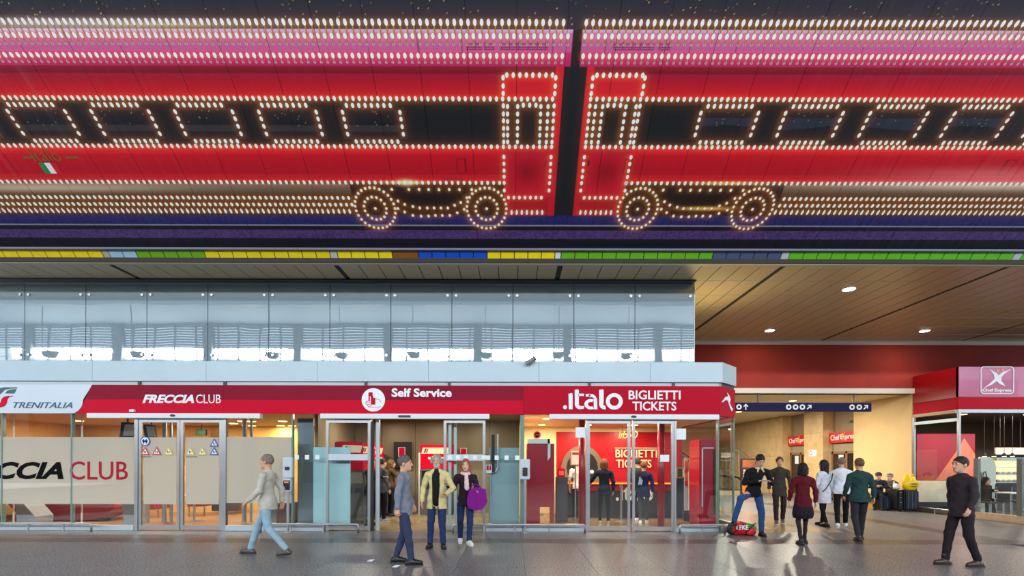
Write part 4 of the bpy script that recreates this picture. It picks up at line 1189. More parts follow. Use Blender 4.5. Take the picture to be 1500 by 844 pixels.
# --- ticket shop contents
M_CABR = mat('cabinet_red', (160, 8, 40), .3, coat=.3)
cab = thing('red_service_cabinet', 'tall dark red cabinet with white top corner behind the left ticket shop window', 'cabinet', (PX(790, 12.2), 12.2, 0.004))
ya = 12.2
def XA(p): return PX(p, ya)
MB().box(XA(772), XA(812), ya, ya + .8, PZ(743, ya), PZ(650, ya)).box(XA(772), XA(791), ya, ya + .8, .006, PZ(743, ya)).build('body', M_CABR, cab)
MB().box(XA(773), XA(805), ya - .06, ya + .3, PZ(650, ya), PZ(643, ya)).prism([(XA(802), PZ(643, ya)), (XA(806), PZ(643, ya)), (XA(806), PZ(670, ya)), (XA(802), PZ(675, ya))], ya - .06, ya).build('top_trim', M_ALU, cab)
MB().box(XA(790), XA(798), ya + .1, ya + .5, PZ(758, ya), PZ(756, ya)).build('shelf', M_INW, cab)
tag(MB().box(PX(806, 13.2), PX(812, 13.2), 13.2, 13.6, .004, PZ(651, 13.2)).build('red_pillar', M_CABR), 'narrow red panel just right of the dark red cabinet', 'panel')
cw = struct('wall_cream_section', MB().box(PX(768, 15.5), PX(815, 15.5), DB - .06, DB - .001, 0, ZI), M_CREAM)
cw2 = struct('wall_cream_frieze', MB().box(PX(815, 15.5), RX - .05, DB - .04, DB - .001, 2.62, ZI), M_CREAM)
for lab, a, w_ in (('slim red column just left of the ticket shop doors', 852.5, .085), ('slim red column inside the right leaf of the ticket shop doors', 968.5, .085)):
    tag(MB().tube([(PX(a, 12.3), 12.3, .004), (PX(a, 12.3), 12.3, ZI)], w_, 14).build('red_column', mat('column_red', (150, 14, 30), .3), smooth=True), lab, 'column')
ns = thing('no_smoking_sign', 'round no smoking sign on the cream wall above the red cabinet', 'sign', (PX(787, 15.4), 15.5, PZ(637, 15.5)))
MB().lathe([(.11, 0), (.11, .01), (.08, .01), (.08, 0)], (0, 0, 0), 18).build('ring', M_LETR, ns, local=True)
ns.rotation_euler = (math.pi / 2, 0, 0)
MB().box(-.07, .07, -.012, .012, 0, .012).build('bar', M_DARK, ns, local=True)
ctr = thing('service_counter', 'long curved counter with a glowing orange edge and dark base in the ticket shop', 'counter', (PX(880, 14.3), 14.3, 0.004))
MB().bbox(PX(826, 14.3), PX(985, 14.3), 14.3, 14.9, .006, .8, .02).build('base', mat('counter_dark', (38, 36, 42), .4), ctr)
MB().box(PX(826, 14.2), PX(985, 14.2), 14.2, 15.0, 1.0, 1.05).build('worktop', mat('counter_red', (150, 10, 26), .3), ctr)
MB().box(PX(826, 14.25), PX(985, 14.25), 14.27, 14.9, .8, 1.0).build('front_band', mat('counter_band', (150, 10, 26), .3), ctr)
MB().box(PX(830, 14.2), PX(985, 14.2), 14.18, 14.2, 1.0, 1.045).build('lit_edge', lampmat('orange_edge', (255, 140, 40), 1.6), ctr)
kd = thing('dark_kiosk_block', 'dark grey pedestal with a red payment terminal left in the ticket shop', 'pedestal', (PX(822, 13.2), 13.2, 0.004))
MB().bbox(PX(815, 13.2), PX(832, 13.2), 13.2, 13.5, .006, PZ(699, 13.2), .01).build('pedestal', mat('pedestal_grey', (62, 62, 70), .5), kd)
MB().bbox(PX(817, 13.2), PX(828, 13.2), 13.22, 13.4, PZ(699, 13.2), PZ(686, 13.2), .015).build('terminal', M_RED, kd)
MB().box(PX(819, 13.2), PX(826, 13.2), 13.215, 13.22, PZ(696, 13.2), PZ(690, 13.2)).build('terminal_screen', mat('red_orange_screen', (230, 80, 60), .4, emis=.3), kd)
bs = thing('menu_stand', 'white framed notice stand left of the ticket shop doors', 'sign', (PX(843, 13.0), 13.0, .004))
MB().box(PX(835.5, 13), PX(850.5, 13), 13, 13.03, PZ(682, 13), PZ(659, 13)).build('frame', mat('frame_brown', (170, 110, 80), .4), bs)
MB().box(PX(837, 13), PX(849, 13), 12.99, 13.0, PZ(680.5, 13), PZ(661, 13)).build('sheet', mat('sheet_pink', (222, 190, 176), .5), bs)
MB().box(PX(838, 13), PX(848, 13), 12.985, 12.99, PZ(666, 13), PZ(662.5, 13)).build('sheet_heading', mat('heading_brown', (120, 40, 36), .5), bs)
MB().tube([(PX(843, 13.05), 13.05, .0), (PX(843, 13.05), 13.05, PZ(660, 13))], .02, 8).build('pole', M_STEEL, bs)
# silver train nose on the wall
tn = thing('train_nose_relief', 'grey rounded train nose picture on the red back wall', 'wall relief', (PX(855, 15.4), 15.5, PZ(690, 15.5)))
pts = [(PX(822, 15.4), PZ(712, 15.4))]
for k in range(17):
    a = math.pi - k * math.pi / 16
    pts.append((PX(853, 15.4) + .68 * math.cos(a) * (1.0), PZ(690, 15.4) + .82 * math.sin(a)))
pts.append((PX(884, 15.4), PZ(712, 15.4)))
MB().prism(pts, 15.42, 15.6).build('nose', mat('nose_grey', (140, 124, 104), .35, .4), tn)
MB().prism([(PX(853, 15.4) + .5 * math.cos(a * .39269908) , PZ(690, 15.4) + .1 + .55 * math.sin(a * .39269908)) for a in range(16)], 15.40, 15.42).build('windscreen', M_DARK, tn)
MB().prism(disc(PX(867, 15.4), PZ(691, 15.4), .06, 12), 15.39, 15.42).build('headlight', M_LETW, tn)
ws = thing('wall_lettering', 'large cream lettering on the red back wall behind the ticket shop doors', 'sign', (PX(930, 15.5), 15.55, PZ(671, 15.5)))
M_CRL = mat('cream_lettering', (232, 206, 160), .5, emis=.25)
text('lettering', 'BIGLIETTI', M_CRL, ws, (PX(902, 15.5), 15.55, PZ(670, 15.5)), (1, 0, 0), (0, 0, 1), PX(963, 15.5) - PX(902, 15.5), 12 * 15.5 / F, offset=.015)
text('lettering', 'TICKETS', M_CRL, ws, (PX(903, 15.5), 15.55, PZ(685, 15.5)), (1, 0, 0), (0, 0, 1), PX(955, 15.5) - PX(903, 15.5), 12 * 15.5 / F, offset=.015)
MB().box(PX(901, 15.5), PX(964, 15.5), 15.55, 15.58, PZ(656.6, 15.5), PZ(655.4, 15.5)).build('rule', M_CRL, ws)
text('lettering', '.italo', M_LETW, ws, (PX(890, 15.5), 14.26, .5), (1, 0, 0), (0, 0, 1), 1.1, .5, offset=.02)
nn = thing('neon_lettering', 'small yellow neon word hanging before the red wall, reading backwards', 'neon sign', (PX(925, 13.5), 13.5, PZ(640, 13.5)))
text('tube', 'Occhi', lampmat('neon_yellow', (255, 220, 110), 2.0), nn, (PX(906, 13.5), 13.5, PZ(642, 13.5)), (1, 0, 0), (0, 0, 1), PX(934, 13.5) - PX(906, 13.5), 11 * 13.5 / F, shear=-.3, mirror=True)
MB().tube([(PX(912, 13.5), 13.51, PZ(640, 13.5)), (PX(912, 13.5), 13.51, ZI)], .006, 6).tube([(PX(930, 13.5), 13.51, PZ(636, 13.5)), (PX(930, 13.5), 13.51, ZI)], .006, 6).build('wire', M_DARK, nn)
sd = thing('belt_post', 'steel queue post with round foot in the ticket shop', 'barrier post', (PX(910, 13.3), 13.3, 0.004))
MB().lathe([(.17, 0), (.17, .02), (.03, .04), (.03, .95), (.045, .95), (.045, 1.02)], (0, 0, 0), 16).build('post', M_STEEL, sd, local=True)
mr = thing('brochure_rack', 'upright rack of orange and red brochures near the right corner', 'rack', (PX(1012, 13.5), 13.5, 0.004))
for k in range(3):
    xx_ = PX(1005 + 7 * k, 13.5)
    MB().box(xx_ - .05, xx_ + .05, 13.5, 13.52, .3, PZ(670, 13.5)).build('rail', M_ALU, mr)
    for q in range(4):
        MB().box(xx_ - .045, xx_ + .045, 13.46, 13.49, 1.0 + q * .18, 1.13 + q * .18).build('brochure', mat('brochure_orange' if (k + q) % 2 else 'brochure_red', (206, 96, 50) if (k + q) % 2 else (190, 40, 40), .5), mr)
MB().box(PX(1001, 13.5), PX(1023, 13.5), 13.45, 13.6, .006, .3).build('base', M_DARK, mr)
vm = thing('red_vending_machine', 'tall dark red vending machine behind the right corner of the ticket shop', 'vending machine', (PX(1040, 12.6), 12.6, 0.004))
yv = 12.45
MB().bbox(PX(1025, yv), PX(1052, yv), yv, yv + .75, .006, PZ(643, yv), .03).build('body', M_CABR, vm)
MB().box(PX(1045, yv), PX(1052, yv), yv - .02, yv, .3, PZ(658, yv)).build('dark_front', M_BLACK, vm)
MB().box(PX(1028, yv), PX(1029.5, yv), yv - .015, yv, .5, PZ(655, yv)).box(PX(1028, yv), PX(1045, yv), yv - .015, yv, PZ(656.5, yv), PZ(655, yv)).build('light_trim', M_ALU, vm)
vm2 = thing('dark_side_machine', 'second dark red machine right behind the slanted corner pane', 'vending machine', (PX(1056, 13.2), 13.2, 0.004))
MB().bbox(PX(1053, 12.9), 5.44, 12.9, 13.5, .006, PZ(645, 12.9), .02).build('body', mat('machine_maroon', (92, 12, 28), .35), vm2)
MB().box(5.5 - .2, 5.43, 12.88, 12.9, .25, PZ(662, 12.9)).build('dark_front', M_BLACK, vm2)
wedge('dark_counter', 'dark low counter between ticket shop doors and the brochure rack', [(992, 695), (1008, 700), (1008, 775), (992, 775)], 14.4, mat('navy_dark', (34, 38, 52), .4), 'counter')
pic = thing('framed_picture', 'small wooden framed picture right of the ticket shop doors', 'picture', (PX(993, 14.5), 14.5, PZ(700, 14.5)))
MB().box(PX(989, 14.5), PX(998, 14.5), 14.36, 14.38, PZ(700, 14.4), PZ(684, 14.4)).build('frame', mat('oak_frame', (160, 120, 70), .5), pic)
MB().box(PX(990.5, 14.5), PX(996.5, 14.5), 14.35, 14.36, PZ(698, 14.4), PZ(686, 14.4)).build('picture_sheet', mat('picture_dark', (60, 54, 50), .5), pic)
# ================================================================== corridor on the right
YW = 16.75
WX = 13.85
M_REDW = mat('red_plaster', (152, 46, 36), .85, noise=.12, nscale=1.0)
M_LEDGE = mat('pale_ledge', (216, 212, 202), .5)
M_MARB = mat('beige_marble', (218, 186, 134), .35, noise=.12, nscale=3.0)
ZS = 4.04
struct('wall_back', MB().box(RX - 1.2, 24, YW, YW + .3, 4.2, HC + .3), M_REDW)
struct('trim_1', MB().box(RX - 1.2, 24, YW - .05, YW, HC - .13, HC + .01), M_LEDGE)
struct('trim_2', MB().box(RX - 1.2, WX - .0, YW - .12, YW + .3, ZS, 4.21), M_LEDGE)
struct('ceiling_corridor', MB().box(-4, 15.5, YW + .05, 34, ZS, ZS + .1), M_CREAM)
struct('wall_shop_rear', MB().box(-4, RX, DB + .2, DB + .3, 0, 3.6).box(-4, RX, YW, YW + .1, 3.3, 4.3), M_CREAM)
struct('wall_far', MB().box(-4, 15.5, 33, 33.2, 0, 4.2), M_CREAM)
struct('wall_far_left', MB().box(-4.2, -4, DB + .2, 33, 0, 4.2), M_CREAM)
wr = struct('wall_right', MB().box(WX, WX + .1, YW, 19.6, 0, ZS), M_BEIGE)
for (a, b) in ((21.5, 22.9), (24.7, 33.0)):
    piece('wall_pillar', MB().box(WX, WX + .5, a, b, 0, ZS).mesh('wall_pillar', M_MARB), (0, 0, 0), wr)
piece('wall_recess_back', MB().box(WX + .43, WX + .6, 19.6, 24.7, 0, ZS).mesh('recess', mat('recess_taupe', (150, 130, 98), .5)), (0, 0, 0), wr)
# marble joints on the nearer pillar and far wall: separate slabs
M_MARBJ = mat('marble_slab', (210, 178, 128), .3, noise=.12, nscale=2.5)
for (a, b) in ((21.5, 22.9), (24.7, 26.1), (26.1, 27.5), (27.5, 28.9), (28.9, 30.3)):
    for k in range(4):
        piece('marble_slab', MB().box(WX - .02, WX - .001, a + .006, b - .006, .0 + k + .006, min(ZS, k + 1) - .006).mesh('marble_slab', M_MARBJ), (0, 0, 0), wr)
M_YEL = mat('logo_yellow', (240, 190, 40), .5)
def shop_door(label, ya_, yb2):
    t = thing('recessed_shop_door', label, 'door', (WX + .42, (ya_ + yb2) / 2, 0))
    x = WX + .42
    MB().box(x - .04, x, ya_, yb2, 2.15, 2.5).build('grey_panel', mat('grey_beige_panel', (158, 144, 116), .4), t)
    f = MB()
    for y_ in (ya_ + .05, (ya_ + yb2) / 2, yb2 - .05): f.box(x - .06, x, y_ - .05, y_ + .05, 0, 2.15)
    f.box(x - .06, x, ya_, yb2, 2.05, 2.15).box(x - .06, x, ya_, yb2, 0, .12)
    f.build('frame', mat('door_wood', (150, 104, 64), .5), t)
    MB().box(x - .03, x - .02, ya_ + .1, yb2 - .1, .12, 2.05).build('glass_pane', mat('dark_pane', (46, 40, 38), .08), t)
    MB().box(x - .045, x - .03, (ya_ + yb2) / 2 + .2, (ya_ + yb2) / 2 + .5, 1.6, 2.0).build('notice', M_LETW, t)
    s_ = thing('hanging_shop_sign', 'red strip sign with white lettering over ' + label, 'sign', (x, (ya_ + yb2) / 2, 2.55))
    MB().box(x - .18, x - .02, ya_ + .02, yb2 - .02, 2.52, 2.98).build('sign_board', mat('sign_orange_red', (214, 26, 30), .35, coat=.3), s_)
    # runs away from the viewer, read from left (far) to right (near)
    text('lettering', 'Chef', M_LETW, s_, (x - .18, yb2 - .12, 2.63), (0, -1, 0), (0, 0, 1), .58, .24, offset=.02)
    text('lettering', 'Express', M_LETW, s_, (x - .18, yb2 - .76, 2.60), (0, -1, 0), (0, 0, 1), 1.0, .27, offset=.02)
    text('yellow_flourish', 'x', M_YEL, s_, (x - .19, yb2 - .9, 2.6), (0, -1, 0), (0, 0, 1), .17, .34)
shop_door('the nearer recessed door beside the plain plaster wall', 19.6, 21.5)
shop_door('the farther recessed door behind the marble pillar', 22.9, 24.7)
ns2 = thing('prohibition_notice', 'small white notice with a red ring on the marble pillar between the two recessed doors', 'notice', (WX - .03, 22.2, 1.95))
MB().box(WX - .04, WX - .021, 21.95, 22.5, 1.95, 2.25).build('notice_board', M_LETW, ns2)
MB().prism([(22.35 + .11 * math.cos(a * .5236), 2.1 + .11 * math.sin(a * .5236)) for a in range(12)], WX - .045, WX - .04, 'x').build('ring', M_LETR, ns2)
MB().prism([(22.35 + .08 * math.cos(a * .5236), 2.1 + .08 * math.sin(a * .5236)) for a in range(12)], WX - .048, WX - .045, 'x').build('ring_field', M_LETW, ns2)

# hanging direction sign
YS = 16.71
dsn = thing('direction_sign', 'long navy overhead sign with white round pictograms and arrows across the corridor', 'sign', (PX(1174, YS), YS, PZ(602, YS)))
M_NAVY = mat('sign_navy', (14, 16, 66), .6, spec=.2)
zb2, zt2 = PZ(601.2, YS), PZ(588.5, YS)
zb2 -= .02; zt2 -= .02
MB().box(PX(1060, YS), PX(1274.5, YS), YS - .06, YS + .06, zb2, zt2).build('sign_board', M_NAVY, dsn)
for p_ in (1110, 1250): MB().box(PX(p_, YS) - .02, PX(p_, YS) + .02, YS - .01, YS + .01, zt2, ZS + .1).build('hanger', M_DARK, dsn)
zc = (zb2 + zt2) / 2
ic = MB(); inn = MB()
for p_ in (1081, 1153.5, 1163.5, 1173.5, 1246, 1256.5):
    ic.prism(disc(PX(p_, YS), zc, .095, 14), YS - .068, YS - .06)
    inn.box(PX(p_, YS) - .035, PX(p_, YS) + .035, YS - .074, YS - .068, zc - .04, zc + .04)
def arrow(p_, ang):
    c, s_ = math.cos(ang), math.sin(ang)
    def T(a, b): return (PX(p_, YS) + c * a - s_ * b, zc + s_ * a + c * b)
    ic.prism([T(-.018, -.1), T(.018, -.1), T(.018, .06), T(-.018, .06)], YS - .068, YS - .06)
    ic.prism([T(0, .11), T(-.085, .02), T(-.06, -.0), T(0, .06), T(.06, -.0), T(.085, .02)], YS - .068, YS - .06)
arrow(1091, 0); arrow(1183.5, -math.pi / 4); arrow(1266, -math.pi / 4)
ic.build('pictogram', M_LETW, dsn); inn.build('pictogram_mark', M_NAVY, dsn)

# escalator
YE = 24.5
esc = thing('escalator', 'escalator with black handrail rising to the left behind the shop corner', 'escalator', (PX(1070, YE), YE, 0))
xe_ = PX(1087, YE)
for k, y_ in enumerate((YE, YE + 1.0)):
    pts = [(xe_ - 1.0, y_, .05), (xe_ - .25, y_, .08), (xe_ - .06, y_, .2), (xe_, y_, .45), (xe_ - .04, y_, .75), (xe_ - .2, y_, .9), (xe_ - .5, y_, .95), (xe_ - 1.1, y_, 1.0), (xe_ - 2.0, y_, 1.5), (xe_ - 4.6, y_, 3.2)]
    MB().tube(pts, .045, 8).build('handrail', M_BLACK, esc, smooth=True)
    MB().prism([(xe_ - .1, .25), (xe_ - .12, .7), (xe_ - .5, .88), (xe_ - 1.1, .92), (xe_ - 2.0, 1.42), (xe_ - 4.6, 3.1), (xe_ - 4.6, 2.3), (xe_ - 1.4, .25)], y_ - .01, y_ + .01).build('balustrade_glass', M_GLASS, esc)
MB().prism([(xe_ - .05, 0), (xe_ - .05, .22), (xe_ - 1.4, .25), (xe_ - 4.6, 2.3), (xe_ - 5.4, 2.3), (xe_ - 5.4, 0)], YE - .1, YE - .02).build('truss_panel', mat('escalator_panel', (196, 178, 140), .4), esc)
for k in range(12):
    MB().box(xe_ - 1.0 - .3 * k - .3, xe_ - 1.0 - .3 * k, YE, YE + .95, .05 + .19 * k, .22 + .19 * k).build('step', M_STEEL, esc)
sr = thing('stair_handrail', 'steel stair handrails descending to the right above the escalator', 'handrail', (PX(1090, 27), 27, 0))
for dz in (0, -.22):
    MB().tube([(PX(1040, 27), 27, PZ(657, 27) + dz), (PX(1082, 27), 27, PZ(657, 27) + dz), (PX(1096, 27), 27, PZ(668, 27) + dz), (PX(1098, 27), 27, PZ(676, 27) + dz)], .03, 8).build('rail', M_STEEL, sr)
for p_ in (1046, 1064, 1082):
    MB().tube([(PX(p_, 27), 27, .0), (PX(p_, 27), 27, PZ(657, 27))], .03, 6).build('post', M_STEEL, sr)
po = thing('poster_stand', 'dark framed orange and black advertising poster behind the man with the phone', 'poster', (PX(1096, 23.5), 23.5, 0))
yp = 23.5
MB().box(PX(1086, yp), PX(1107, yp), yp, yp + .12, .0, PZ(671, yp)).build('frame', mat('poster_frame', (44, 34, 34), .4), po)
MB().box(PX(1087.5, yp), PX(1105.5, yp), yp - .01, yp, PZ(721, yp), PZ(700, yp)).build('lower_picture', mat('poster_orange', (232, 118, 24), .5, noise=.3, nscale=3), po)
MB().box(PX(1087.5, yp), PX(1105.5, yp), yp - .01, yp, PZ(684, yp), PZ(673, yp)).build('upper_picture', mat('poster_brown', (150, 84, 50), .5, noise=.3, nscale=3), po)
MB().box(PX(1087.5, yp), PX(1105.5, yp), yp - .01, yp, PZ(700, yp), PZ(684, yp)).build('middle_picture', mat('poster_dark', (70, 40, 36), .5, noise=.3, nscale=3), po)
for k in range(3):
    MB().box(PX(1089, yp), PX(1103 - 3 * k, yp), yp - .02, yp - .01, PZ(690 + 4 * k, yp), PZ(687.5 + 4 * k, yp)).build('text_line', M_LETW, po)
for i, (x_, y_) in enumerate(((8.5, 19.5), (10.8, 18.6), (10.6, 22.6), (9.8, 26.5))):
    if y_ < YW: continue
    downlight('corridor_downlight', 'round warm lamp in the corridor soffit behind the overhead sign', x_, y_, ZS, .12, 230, (1, .92, .76), 'corridor lamps', em=MATS['spot_warm'])

# ================================================================== food kiosk on the right
KY = 15.0
kz0, kzm, kz1 = 3.31, 3.69, 4.63
KR = 18.5
M_KRED = mat('kiosk_red', (150, 0, 14), .35, coat=.2)
M_KRED2 = mat('kiosk_crimson', (184, 2, 34), .5, spec=.1)
M_KPINK = mat('kiosk_pink_panel', (190, 96, 132), .22, coat=.5)
kf = thing('kiosk_fascia', 'angular red kiosk fascia with a pinkish front panel and white framed emblem', 'sign', (15, KY, kz0))
MB().box(WX, WX + .1, KY + .002, YW - .05, kzm + .01, kz1).build('side_upper_panel', M_KRED, kf)
MB().box(WX + .02, WX + .1, KY + .002, YW - .05, kz0, kzm).build('side_lower_panel', M_KRED2, kf)
MB().box(WX, KR, KY - .02, KY + .08, kzm + .01, kz1).build('front_upper_panel', M_KPINK, kf)
MB().box(WX, KR, KY - .0, KY + .08, kz0, kzm).build('front_lower_panel', M_KRED2, kf)
MB().box(WX + .1, KR, KY + .08, YW - .05, kz1 - .1, kz1 - .02).build('roof_sheet', M_DARK, kf)
MB().box(WX - .02, KR, KY - .03, KY + .1, kz0 - .1, kz0).build('front_beam', M_ALU, kf); MB().box(WX - .02, WX + .08, KY + .1, YW - .05, kz0 - .1, kz0).build('side_beam', mat('beam_beige', (190, 162, 124), .5), kf)
YK = KY - .02
def KX(p): return PX(p, YK)
def KZ(p): return PZ(p - .0025 * 700, YK)
# emblem: rounded frame, figure, text
def rrect(x0, x1, z0, z1, r, n=5):
    pts = []
    for (cx_, cz_, a0) in ((x1 - r, z1 - r, 0), (x0 + r, z1 - r, 90), (x0 + r, z0 + r, 180), (x1 - r, z0 + r, 270)):
        for k in range(n + 1):
            a = math.radians(a0 + 90 * k / n); pts.append((cx_ + r * math.cos(a), cz_ + r * math.sin(a)))
    return pts
o_ = rrect(KX(1435.5), KX(1484.5), KZ(577.2), KZ(537), .1); i_ = rrect(KX(1437), KX(1483), KZ(576), KZ(538.2), .08)
fr_ = MB(); n_ = len(o_)
fr_._add([(a, YK - .012, b) for a, b in o_] + [(a, YK - .012, b) for a, b in i_], [(k, (k + 1) % n_, (k + 1) % n_ + n_, k + n_) for k in range(n_)])
fr_.build('emblem_frame', M_LETW, kf)
em = MB()
def kp(pts): em.prism([(KX(a), KZ(b)) for a, b in pts], YK - .014, YK)
kp([(1447, 541), (1452, 543), (1459, 547), (1462, 550), (1468, 545), (1480, 541), (1470, 548), (1466, 553), (1466, 558), (1472, 566), (1464, 563), (1459, 558.5), (1452, 563.5), (1440, 569), (1450, 561), (1456, 555), (1455, 549), (1451, 544)])
em.build('emblem_figure', M_LETW, kf)
MB().prism(disc(KX(1460), KZ(542.5), .03, 8), YK - .014, YK).prism(disc(KX(1467.5), KZ(542), .035, 8), YK - .014, YK).build('emblem_stars', M_YEL, kf)
text('lettering', 'Chef Express', M_LETW, kf, (KX(1438.5), YK, KZ(575)), (1, 0, 0), (0, 0, 1), KX(1481.5) - KX(1438.5), 5.6 / F * YK, offset=.03)
# shell
struct('wall_kiosk_rear', MB().box(WX + .5, 22, 20, 20.1, 0, 4.2), mat('kiosk_dark_wall', (58, 46, 42), .6))
struct('ceiling_kiosk', MB().box(WX + .1, 22, KY + .1, 20, 3.3, 3.4), mat('kiosk_ceiling', (52, 46, 44), .5))
struct('floor_kiosk', MB().box(WX, 22, 12.7, 20, -.0115, .003), granite('kiosk_stone', (64, 58, 54), (100, 92, 86), .25))
struct('wall_kiosk_right', MB().box(22, 22.1, KY, 20, 0, 4.2), mat('kiosk_dark_wall', (58, 46, 42), .6))
kw = thing('kiosk_side_window', 'large glass side pane of the kiosk between silver posts', 'window', (WX, 15.8, 0))
MB().box(WX + .02, WX + .032, KY + .05, YW - .06, .15, kz0 - .1).build('glass_pane', M_GLASS, kw)
MB().box(WX, WX + .06, KY - .02, KY + .05, 0, kz0 - .1).build('post', M_STEEL, kw); MB().box(WX, WX + .06, YW - .1, YW - .02, 0, kz0 - .1).build('post', M_STEEL, kw)
MB().box(WX, WX + .06, KY + .05, YW - .1, 0.0, .15).build('bottom_rail', mat('kiosk_base', (110, 96, 84), .5), kw)
MB().box(WX + .0, WX + .05, KY + .05, YW - .1, 2.95, 3.05).build('upper_rail', M_ALU, kw)
fr2 = thing('floor_rail', 'low steel rail along the kiosk side pane by the suitcases', 'rail', (WX - .1, 15.8, 0))
MB().tube([(WX - .12, 16.5, 0), (WX - .12, 16.5, .13), (WX - .12, 16.45, .165), (WX - .12, 15.05, .165), (WX - .12, 15.0, .13), (WX - .12, 15.0, 0)], .022, 8).build('rail_tube', M_STEEL, fr2, smooth=True)
MB().tube([(WX - .12, 15.7, 0), (WX - .12, 15.7, .15)], .018, 8).build('leg', M_STEEL, fr2)
gb = thing('glass_barrier', 'chest-high glass barrier with grey posts on a stone plinth before the kiosk', 'barrier', (WX, 13.9, 0))
MB().bbox(WX - .14, WX + .1, 12.4, 14.55, 0.0, .2, .01).build('plinth', mat('plinth_stone', (190, 160, 130), .5, noise=.1), gb)
for y_ in (14.35, 13.12):
    pst = MB().box(WX - .06, WX + .02, y_ - .05, y_ + .09, .2, 1.78).build('post', mat('post_grey', (120, 124, 122), .35, .5), gb)
    for z_ in (.38, 1.65):
        MB().tube([(WX - .09, y_ - .09, z_), (WX - .05, y_ - .09, z_)], .03, 10).build('glass_clamp', M_STEEL, gb)
for a, b in ((13.25, 14.28), (12.4, 13.05)):
    MB().box(WX - .045, WX - .033, a, b, .22, 1.78).build('glass_pane', M_GLASS, gb)
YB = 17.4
rfl = thing('kiosk_reflection_panel', 'large red panel inside the kiosk, painted with the salmon and white reflection of a sunlit facade', 'poster', (PX(1385, YB), YB, 0))  # panel colours paint in the sunlit facade mirrored by the side glass
def ap(pts, name, m, k): MB().prism([(PX(a, YB), max(.02, PZ(b, YB))) for a, b in pts], YB - .004 * k, YB + .02).build(name, m, rfl)
ap([(1343, 634), (1428, 634), (1428, 741), (1343, 741)], 'panel', mat('panel_red', (150, 30, 50), .3), 0)
ap([(1371, 702), (1404, 655), (1412, 640), (1428, 664), (1428, 702)], 'salmon_shape', mat('reflected_salmon', (214, 116, 92), .4), 2)
ap([(1343, 703), (1428, 703), (1428, 734), (1343, 734)], 'white_block', mat('reflected_white', (206, 198, 180), .4, noise=.15, nscale=2), 3)
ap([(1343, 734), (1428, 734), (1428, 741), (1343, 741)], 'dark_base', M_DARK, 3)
sc2 = thing('white_reflection_board', 'white round-topped reflection with a thin squiggle, modelled as a board behind the kiosk table', 'partition', (PX(1447, 16), 16, 0))  # solid board added in place of a pale reflection in the glass
MB().prism([(PX(1431, 16), .02), (PX(1459, 16), .02), (PX(1459, 16), PZ(682, 16)), (PX(1456, 16), PZ(672, 16)), (PX(1450, 16), PZ(668, 16)), (PX(1436, 16), PZ(668, 16)), (PX(1432, 16), PZ(674, 16))], 16, 16.05).build('board', mat('reflection_board_white', (208, 210, 196), .4), sc2)
MB().tube([(PX(a, 16), 15.985, PZ(b, 16)) for a, b in ((1433, 698), (1434, 691), (1436, 690), (1437, 697), (1439, 700), (1440, 691), (1443, 689), (1446, 700))], .012, 6).build('squiggle', M_DARK, sc2)
kc = thing('kiosk_counter', 'lit food display counter at the back of the kiosk', 'counter', (PX(1478, 17), 17, 0))
kx0, kx1 = PX(1461, 17), 21.5
MB().box(kx0, kx1, 17, 17.8, 0.003, .95).build('base', M_DARK, kc)
MB().box(kx0, kx1, 17, 17.02, 1.0, 1.75).build('display_glass', M_GLASS, kc)
for k in range(3):
    MB().box(kx0, kx1, 17.05, 17.7, .95 + .27 * k, .975 + .27 * k).build('shelf', M_ALU, kc)
MB().box(kx0, kx1, 17.02, 17.8, 1.76, 1.84).build('canopy', M_ALU, kc)
MB().box(kx0, kx1, 17.9, 17.92, 1.0, 1.75).build('lit_back', lampmat('case_glow', (255, 226, 160), 1.1), kc)
R2 = random.Random(5)
for k in range(2):
    for q in range(16):
        x_ = kx0 + .12 + q * .2
        tag(MB().lathe([(.05, 0), (.075, .03), (.06, .07), (.02, .09)], (x_, 17.3, .976 + .27 * k), 10).build('pastry', mat('pastry_%d' % (q % 3), [(196, 140, 60), (170, 96, 40), (206, 190, 90)][q % 3], .5)), 'small golden pastry on a shelf of the lit food counter', 'pastry', 'pastries in the food counter')
mb_ = thing('menu_board', 'white-edged lightbox board hanging over the kiosk counter', 'menu board', (PX(1480, 16.9), 16.9, 2.1))
MB().box(PX(1459, 16.9), 20.5, 16.9, 16.95, PZ(662, 16.9), PZ(654, 16.9)).build('board', mat('board_beige', (190, 168, 150), .4, emis=.5), mb_)
MB().box(PX(1459, 16.9), 20.5, 16.88, 16.95, PZ(664, 16.9), PZ(662, 16.9)).build('lit_edge', lampmat('edge_white', (240, 246, 255), 1.6), mb_)
for px_ in (1465, 1495): MB().box(PX(px_, 16.9), PX(px_, 16.9) + .02, 16.91, 16.93, PZ(654, 16.9), 3.3).build('hanger', M_DARK, mb_)
for k, p_ in enumerate((1442, 1456, 1471, 1483)):
    t = thing('pendant_spot', 'small warm spotlight over the kiosk counter', 'lamp', (PX(p_, 16.6), 16.6, PZ(667, 16.6)), group='kiosk counter spotlights')
    MB().lathe([(.07, 0), (.05, .1), (.02, .12)], (0, 0, 0), 12).build('shade', M_DARK, t, local=True)
    MB().lathe([(.055, -.012), (.055, -.002)], (0, 0, 0), 12).build('lens', MATS['spot_warm'], t, local=True)
    MB().tube([(0, 0, .12), (0, 0, 3.3 - PZ(667, 16.6))], .008, 5).build('cable', M_DARK, t, local=True)
for x_, l_ in ((15.2, 'left'), (17.4, 'middle'), (19.5, 'right')):
    downlight('kiosk_ceiling_lamp', l_ + ' of the three round lamps in the dark kiosk ceiling', x_, 16.3, 3.3, .11, 60, (1, .82, .6), 'kiosk ceiling lamps', em=MATS['spot_warm'])
M_CHB = mat('chair_brown', (40, 28, 26), .5)
